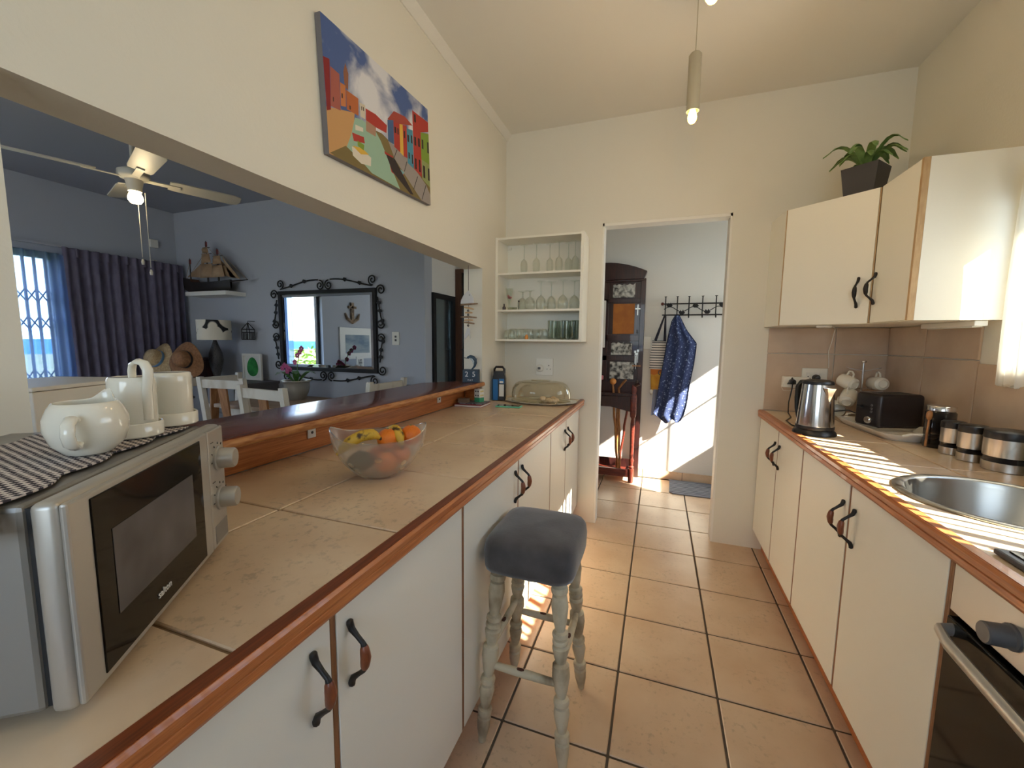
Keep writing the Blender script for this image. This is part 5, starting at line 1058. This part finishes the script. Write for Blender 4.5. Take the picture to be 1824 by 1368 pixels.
for x, zt_ in ((-4.555,2.09),(-4.303,2.247),(-4.15,2.165)):
    MB().tube([(x,2.94,1.82),(x,2.94,zt_)], [.008,.004], 6).build('mast', 'hull', shp, world=True)
    MB().box(x-.012, x+.016, 2.938, 2.942, zt_-.055, zt_-.01).build('pennant', 'red_flag', shp, world=True)
for x, zb_, zt_, wb, wt in ((-4.303,1.885,2.02,.098,.075),(-4.303,2.03,2.12,.07,.05),(-4.15,1.885,2.0,.095,.068),(-4.15,2.01,2.09,.062,.045),(-4.303,2.125,2.18,.045,.03)):
    MB().grid(lambda s, t, x=x: (x+lerp(-1,1,s)*lerp(wb, wt, t)+.02, 2.915-.03*math.sin(PI*t)*math.sin(PI*s), lerp(zb_, zt_, t)), 6, 6, (0,.002,0)).build('sail', 'sail', shp, world=True, smooth=60)
    MB().tube([(x-wt*1.1,2.93,zt_),(x+wt*1.1+.03,2.93,zt_)], .004, 5).build('yard', 'hull', shp, world=True)
MB().prism([(-4.60,2.938,1.91),(-4.40,2.938,1.895),(-4.335,2.938,2.06)], (0,.003,0)).build('spanker_sail', 'sail', shp, world=True)
for P in ([(-4.08,2.938,1.90),(-3.90,2.938,1.868),(-4.12,2.938,2.06)], [(-3.99,2.938,1.88),(-3.86,2.938,1.862),(-4.09,2.938,2.09)]): MB().prism(P, (0,.003,0)).build('jib_sail', 'sail', shp, world=True)
rg = MB()
for a_, b_ in (((-3.76,2.94,1.85),(-4.15,2.94,2.15)),((-3.85,2.94,1.85),(-4.303,2.94,2.20)),((-4.62,2.94,1.88),(-4.303,2.94,2.15)),((-4.64,2.94,1.88),(-4.555,2.94,2.05))): rg.tube([a_, b_], .0018, 4)
rg.build('rigging', 'rope', shp, world=True)
# sideboard with lamp, framed leaf, hats
sb = thing('sideboard', 'grey sideboard against the wall below the ship', 'sideboard', (-3.95, 2.83, 0))
MB().box(-4.30, -3.55, 2.62, LY-.005, .06, .845).build('cabinet_body', 'sideboard_grey', sb, world=True); MB().box(-4.33, -3.53, 2.60, LY-.003, .846, .872).build('top', 'sideboard_grey', sb, world=True, bevel=.004)
for x in (-4.28, -3.92): 
    d = MB().box(x, x+.345, 2.605, 2.62, .62, .83).build('drawer', 'sideboard_grey', sb, world=True, bevel=.003); MB().ball((x+.17,2.597,.73), .012, 10, 7).build('knob', 'black_iron', d, world=True, smooth=60)
    MB().box(x, x+.345, 2.605, 2.62, .09, .60).build('door', 'sideboard_grey', sb, world=True, bevel=.003)
for x in (-4.28, -3.60):
    for y in (2.65, 3.0): MB().box(x, x+.04, y-.02, y+.02, 0, .06).build('foot', 'sideboard_grey', sb, world=True)
lp = thing('table_lamp', 'table lamp with black base and floral shade below the ship', 'lamp', (-4.06, 2.80, .8725))
MB().lathe([(.055,0),(.056,.012),(.03,.025),(.028,.05),(.05,.13),(.062,.20),(.055,.27),(.03,.34),(.016,.385),(.012,.40)], 24).build('base', 'lamp_black', lp, smooth=50)
MB().lathe([(.137,.395),(.14,.395),(.14,.585),(.138,.585),(.137,.395)], 40, cap=False).build('shade', 'shade_floral', lp, smooth=40)
for k in range(3): MB().tube([(0,0,.41),(.137*math.cos(k*2.094),.137*math.sin(k*2.094),.41)], .002, 4).build('shade_strut', 'black_iron', lp)
lf_ = thing('picture_frame', 'white framed green leaf print leaning on the sideboard', 'picture', (-3.79, 2.96, .8725)); x0, x1, zz0, zz1 = -3.915, -3.665, .874, 1.135
MB().box(x0, x1, 2.955, 2.975, zz0, zz0+.02).box(x0, x1, 2.955, 2.975, zz1-.02, zz1).box(x0, x0+.02, 2.955, 2.975, zz0+.02, zz1-.02).box(x1-.02, x1, 2.955, 2.975, zz0+.02, zz1-.02).build('frame', 'white_paint', lf_, world=True)
MB().box(x0+.02, x1-.02, 2.966, 2.972, zz0+.02, zz1-.02).build('mount', 'paper', lf_, world=True)
MB().add([(lerp(x0,x1,.5)+.075*math.cos(a)*(1-.15*math.sin(a)), 2.9655, 1.005+.095*math.sin(a)) for a in [2*PI*k/24 for k in range(24)]], [tuple(range(24))]).build('leaf_print', 'leaf_print', lf_, world=True)
wl_ = thing('wire_lantern', 'small house-shaped wire lantern hanging on the wall', 'lantern', (-3.83, 3.0, 1.36)); lx, ly = -3.835, 2.975; hw_ = .036
P4_ = [(lx-hw_,ly-.04),(lx+hw_,ly-.04),(lx+hw_,ly+.04),(lx-hw_,ly+.04)]; wr_ = MB()
for i in range(4):
    p, q_ = P4_[i], P4_[(i+1)%4]
    for z in (1.275, 1.345, 1.375): wr_.tube([(*p,z),(*q_,z)], .004, 5)
    wr_.tube([(*p,1.275),(*p,1.375),(lx,ly,1.44)], .004, 5)
    for k in (1,2,3): wr_.tube([(lerp(p[0],q_[0],k/4),lerp(p[1],q_[1],k/4),1.275),(lerp(p[0],q_[0],k/4),lerp(p[1],q_[1],k/4),1.345)], .0025, 4)
wr_.build('wire_cage', 'black_iron', wl_, world=True); MB().tube([(lx,ly,1.438),(lx,ly,1.455),(lx,LY,1.455)], .003, 5).build('hanger', 'black_iron', wl_, world=True)
MB().lathe([(.018,0),(.018,.05),(0,.052)], 12, (lx,ly,1.277)).build('tealight', 'glass', wl_, world=True)
ck = thing('tall_chest', 'dark wooden chest with hats leaning on it by the curtain', 'chest', (-4.55, 2.84, 0))
MB().box(-4.72, -4.36, 2.72, 2.98, .0, 1.06).build('chest_body', 'wood_dark', ck, world=True, bevel=.006); MB().box(-4.735, -4.345, 2.70, 3.0, 1.061, 1.085).build('chest_top', 'wood_dark', ck, world=True, bevel=.005)
for z in (.08, .41, .74): 
    d = MB().box(-4.70, -4.38, 2.708, 2.72, z, z+.30).build('drawer', 'wood_dark', ck, world=True, bevel=.004); MB().ball((-4.54,2.70,z+.15), .012, 10, 7).build('knob', 'steel', d, world=True, smooth=60)
def hat(loc, axis, m, rm_, label, s=1):
    t = thing('straw_hat', label, 'hat', loc); A = Vector(axis).normalized(); e_ = A.orthogonal().normalized(); T = basis((0,0,0), e_, A.cross(e_))
    V = []; F = []; prof = [(.185,-.01),(.18,-.004),(.14,0),(.10,.004),(.088,.01),(.086,.03),(.080,.075),(.066,.095),(.03,.102),(0,.1)]; n_ = 32
    for i, (rr, z) in enumerate(prof):
        for k in range(n_): a = 2*PI*k/n_; V.append((rr*s*math.cos(a)*.92, rr*s*math.sin(a)*1.05, z*s+(.03*math.cos(2*a)*s if rr > .13 else 0)))
    for i in range(len(prof)-1):
        for k in range(n_): F.append((i*n_+k, i*n_+(k+1)%n_, (i+1)*n_+(k+1)%n_, (i+1)*n_+k))
    MB().add(V, F, T=T).build('brim_and_crown', m, t, smooth=60)
    MB().lathe([(.0885*s,.010*s),(.0895*s,.012*s),(.0885*s,.034*s),(.0865*s,.035*s)], 32, T=T, sx=.92, sy=1.05, cap=False).build('ribbon', rm_, t, smooth=50)
hat((-4.45, 2.53, 1.08), (.10,-.85,.42), 'straw', 'ribbon_blue', 'pale straw hat with a blue ribbon leaning by the curtain', .95); hat((-4.11, 2.56, 1.085), (.25,-.95,.2), 'straw_brown', 'ribbon_dark', 'brown straw hat with a dark band left of the lamp base', .92)
# curtains
dc_ = MB(); dc_.grid(lambda s, t: (LX+.16+.030*math.sin(s*82+.6*math.sin(t*2))*(.45+.55*(1-t))+.012*math.sin(s*37), lerp(2.07, 3.0, s)+(.05*(1-t))*(.5-s), lerp(.04, 2.03, t)+.004*math.sin(s*150)), 150, 14)
cu_ = thing('dark_curtain', 'dark purple-grey curtain drawn to the corner of the living room', 'curtain', (LX+.16, 2.5, 0)); dc_.build('curtain_cloth', 'curtain_dark', cu_, world=True, smooth=60)
MB().grid(lambda s, t: (LX+.160+.028*math.sin(s*82)*.6, lerp(2.07, 3.0, s), lerp(1.965, 2.04, t)), 150, 2, (-.004,0,0)).build('heading_tape', 'curtain_dark', cu_, world=True, smooth=60)
shr = thing('sheer_curtain', 'sheer pale curtain glowing with daylight at the far left', 'curtain', (LX+.08, 1.9, 0))
MB().grid(lambda s, t: (LX+.075+.022*math.sin(s*46)+.01*math.sin(s*19+t), lerp(1.64, 2.13, s)+.03*(1-t)*(s-.2), lerp(.05, 1.985, t)), 90, 10).build('curtain_cloth', 'sheer', shr, world=True, smooth=60)
crl = thing('curtain_rail', 'white curtain rail above the sliding door', 'rail', (LX+.1, 2.0, 2.03)); MB().box(LX+.05, LX+.075, .6, 3.03, 2.045, 2.058).build('track', 'wall_grey', crl, world=True); MB().box(LX+.001, LX+.06, .9, .93, 2.05, 2.07).box(LX+.001, LX+.06, 2.8, 2.83, 2.05, 2.07).build('wall_bracket', 'white_paint', crl, world=True)
tag(MB().box(LX+.001, LX+.03, 2.80, 2.87, 2.20, 2.28).build('sensor', 'white_plastic', bevel=.004), 'small white sensor box high on the wall near the corner', 'sensor')
# ceiling fan
fn_ = thing('ceiling_fan', 'pale four-blade ceiling fan with a lit lamp in the living room', 'fan', (-2.72, 1.50, LZ))
fz = 2.135-LZ
MB().lathe([(.06,-.05),(.065,-.03),(.065,-.0005)], 20).build('canopy', 'fan_white', fn_, smooth=40); MB().tube([(0,0,-.05),(0,0,fz+.05)], .010, 10).build('rod', 'fan_white', fn_, smooth=50)
MB().lathe([(.015,.06),(.045,.055),(.068,.042),(.07,.02),(.06,.006),(.04,0),(.034,-.03),(.03,-.06)], 28, (0,0,fz)).build('motor', 'fan_white', fn_, smooth=45)
for k, a in enumerate((1.22, 1.22+PI/2, 1.22+PI, 1.22+1.5*PI)):
    T = Matrix.Translation((0,0,fz+.012)) @ Matrix.Rotation(a, 4, 'Z') @ Matrix.Rotation(math.radians(-11), 4, 'X')
    b = MB().prism([(.15,-.045,0),(.18,-.052,0),(.46,-.058,0),(.495,-.045,0),(.502,0,0),(.495,.045,0),(.46,.058,0),(.18,.052,0),(.15,.045,0)], (0,0,.006), T=T).build('blade', 'fan_white', fn_)
    MB().box(.05, .20, -.016, .016, -.006, -.001, T=T).build('blade_bracket', 'fan_white', b)
MB().lathe([(.0,-.125),(.022,-.12),(.032,-.105),(.033,-.09),(.028,-.075),(.02,-.06)], 24, (0,0,fz)).build('lamp_bowl', 'fan_bulb', fn_, smooth=60)
for dx, L_ in ((.03,.50),(-.035,.44)): MB().tube([(dx,.03,fz-.06),(dx,.03,fz-L_+.04)], .0016, 5).lathe([(.006,0),(.008,.015),(.004,.03)], 8, (dx,.03,fz-L_)).build('pull_chain', 'fan_white', fn_)
l = bpy.data.lights.new('fan_light', 'POINT'); l.energy = .3; l.color = (1,.8,.5); l.shadow_soft_size = .06; o = bpy.data.objects.new('fan_light', l); col.objects.link(o); o.parent = fn_; o.location = (0,0,fz-.16)
# dining table, chairs, orchid
tb_ = thing('dining_table', 'pale wooden dining table below the mirror', 'table', (-2.88, 2.62, 0))
MB().box(-3.40, -2.36, 2.30, 2.94, .725, .755).build('table_top', 'table_top', tb_, world=True, bevel=.004); MB().box(-3.35, -2.41, 2.36, 2.88, .64, .725).build('apron', 'chair_white', tb_, world=True)
for x in (-3.398, -2.46):
    for y in (2.38, 2.85): MB().box(x, x+.06, y-.0, y+.05, 0, .64).build('leg', 'chair_white', tb_, world=True)
def chair(loc, rz, label, arms=False, mid='chair_wood', h=.99):
    t = thing('dining_chair', label, 'chair', loc, rz, 'painted dining chairs'); w_ = .205
    MB().box(-w_, w_, -.20, .20, .43, .455).build('seat', 'chair_wood', t, bevel=.004)
    for s in (-1, 1):
        MB().prism([(s*w_-.018,-.20,0),(s*w_+.018,-.20,0),(s*w_+.018,-.165,0),(s*w_-.018,-.165,0)], (0,0,.44)).build('leg', 'chair_white', t)
        MB().add([(s*w_-.02,.165,0),(s*w_+.02,.165,0),(s*w_+.02,.20,0),(s*w_-.02,.20,0),(s*w_-.02,.175,.45),(s*w_+.02,.175,.45),(s*w_+.02,.215,.45),(s*w_-.02,.215,.45),(s*w_-.02,.235,h),(s*w_+.02,.235,h),(s*w_+.02,.268,h),(s*w_-.02,.268,h)], [(3,2,1,0),(0,1,5,4),(1,2,6,5),(2,3,7,6),(3,0,4,7),(4,5,9,8),(5,6,10,9),(6,7,11,10),(7,4,8,11),(8,9,10,11)]).build('back_post', 'chair_white', t)
        if arms: MB().box(s*w_-.025, s*w_+.025, -.20, .22, .66, .685).build('arm', 'chair_white', t); MB().box(s*w_-.016, s*w_+.016, -.19, -.16, .455, .66).build('arm_post', 'chair_white', t)
    MB().box(-w_+.02, w_-.02, .232, .254, h-.085, h-.02).build('top_rail', 'chair_white', t, bevel=.003); MB().box(-w_+.02, w_-.02, .195, .215, .56, .60).build('lower_rail', 'chair_white', t)
    MB().add([(-.03,.20,.60),(.03,.20,.60),(.03,.215,.60),(-.03,.215,.60),(-.04,.236,h-.08),(.04,.236,h-.08),(.04,.25,h-.08),(-.04,.25,h-.08)], [(3,2,1,0),(4,5,6,7),(0,1,5,4),(1,2,6,5),(2,3,7,6),(3,0,4,7)]).build('splat', mid, t)
    MB().box(-w_, w_, -.19, .19, .38, .43).build('seat_apron', 'chair_white', t)
chair((-3.13, 2.42, 0), PI+.08, 'white dining chair, second from the left, back towards the bar')
chair((-2.31, 2.125, 0), PI-.10, 'white dining chair in the middle, closest to the bar')
chair((-3.71, 2.37, 0), -PI/2, 'white dining chair with arms, leftmost at the table', True)
chair((-2.15, 2.568, 0), -PI/2, 'white dining chair at the right end under the mirror corner')
bs_ = thing('low_stool', 'dark topped stool at the right end of the mirror wall', 'stool', (-1.99, 2.90, 0)); MB().lathe([(.11,.85),(.125,.86),(.125,.895),(.11,.905),(0,.906)], 28).build('stool_top', 'cushion_navy', bs_, smooth=45)
for k in range(4): MB().tube([(.13*math.cos(k*PI/2+.78),.13*math.sin(k*PI/2+.78),0),(.09*math.cos(k*PI/2+.78),.09*math.sin(k*PI/2+.78),.86)], .014, 8).build('leg', 'wood_dark', bs_)
tag(MB().box(-2.66, -2.39, 2.34, 2.60, .7555, .772).build('placemat', 'cushion_navy', bevel=.004), 'dark folded placemat on the table behind the bar', 'placemat')
opt = thing('potted_orchid', 'pink orchid in a silver pot on the dining table', 'plant', (-2.985, 2.74, .7555))
MB().lathe([(.060,0),(.065,.004),(.095,.06),(.108,.11),(.105,.145),(.112,.158),(.122,.165),(.120,.172),(.105,.168),(.10,.15)], 36, cap=False).lathe([(0,.001),(.06,.001)], 36, cap=False).build('pot', 'silver_pot', opt, smooth=45); MB().lathe([(.103,.150),(.05,.158),(0,.16)], 24).build('soil', 'soil', opt)
q = random.Random(4)
for k in range(6):
    a = k*1.05+.3; d = Vector((math.cos(a), math.sin(a), 0)); sv = Vector((-d.y, d.x, 0))
    MB().grid(lambda s, t: d*(.02+.16*t)+Vector((0,0,.155+.09*math.sin(t*2.2)))+sv*(s-.5)*.055*math.sin(PI*min(.97, t*.9+.1)), 2, 7).build('leaf', 'leaf', opt, smooth=60)
st_ = MB().tube([(0,0,.15),(-.02,-.01,.24),(-.05,-.02,.29),(-.10,-.03,.30)], .003, 5).tube([(.01,0,.15),(.02,0,.30),(.06,-.01,.40),(.12,-.02,.45)], .003, 5).build('stem', 'leaf', opt)
for i, (x, y, z) in enumerate(((-.06,-.03,.285),(-.09,-.03,.30),(-.03,-.03,.265),(-.11,-.035,.275),(-.05,-.04,.25),(.05,-.02,.39),(.08,-.02,.42),(.11,-.03,.45),(.02,-.02,.33))):
    fl = MB()
    for k in range(5):
        a = k*2*PI/5+.3; fl.ball((x+.014*math.cos(a), y-.004, z+.014*math.sin(a)), (.013,.004,.011), 8, 5)
    fl.build('blossom', 'orchid', opt, smooth=60)
# things on the window wall that only the mirror shows
an = thing('wall_anchor', 'wooden anchor on the far wall, seen in the mirror', 'wall decor', (LX+.02, .35, 1.72)); MB().box(LX+.002, LX+.03, .32, .38, 1.60, 1.90).box(LX+.002, LX+.03, .26, .44, 1.80, 1.84).tube([(LX+.018,.18,1.72),(LX+.018,.22,1.63),(LX+.018,.35,1.57),(LX+.018,.48,1.63),(LX+.018,.52,1.72)], [.012,.026,.03,.026,.012], 8).build('anchor_body', 'driftwood', an, world=True)
sp3 = thing('framed_picture', 'white framed sea picture reflected in the mirror', 'picture', (LX+.02, .20, 1.3)); MB().box(LX+.002, LX+.02, -.18, .66, .95, 1.48).build('frame', 'white_paint', sp3, world=True); MB().box(LX+.02, LX+.022, -.06, .54, 1.05, 1.36).build('picture_print', 'picture_sea', sp3, world=True)
cs = thing('console_table', 'white console below the reflected picture', 'table', (LX+.25, .3, 0)); MB().box(LX+.02, LX+.45, -.35, .92, .72, .76).build('table_top', 'white_paint', cs, world=True)
for y in (-.30, .84):
    for x in (LX+.05, LX+.38): MB().box(x, x+.045, y, y+.045, 0, .72).build('leg', 'white_paint', cs, world=True)
pf = thing('framed_photo', 'small white photo frame reflected low in the mirror', 'photo frame', (LX+.2, .42, .761)); MB().box(LX+.19, LX+.205, .33, .50, .761, 1.0).build('frame', 'white_paint', pf, world=True); MB().box(LX+.205, LX+.207, .37, .46, .81, .95).build('photo', 'photo_grey', pf, world=True)
tag(MB().box(LX+.12, LX+.34, .10, .80, .7605, .82).build('storage_case', 'ribbon_blue', bevel=.005), 'pale blue case on the console, reflected in the mirror', 'case')
# tall framed mirror in the passage
tm = thing('tall_mirror', 'tall narrow mirror in a black frame on the passage wall', 'mirror', (-1.86, 3.36, .1)); xw = -1.8695
MB().box(xw, xw+.02, 3.16, 3.205, .12, 1.70).box(xw, xw+.02, 3.52, 3.565, .12, 1.70).box(xw, xw+.02, 3.205, 3.52, 1.655, 1.70).box(xw, xw+.02, 3.205, 3.52, .12, .165).build('frame', 'black_iron', tm, world=True)
MB().box(xw, xw+.008, 3.205, 3.52, .165, 1.655).build('mirror_glass', 'mirror_dim', tm, world=True)
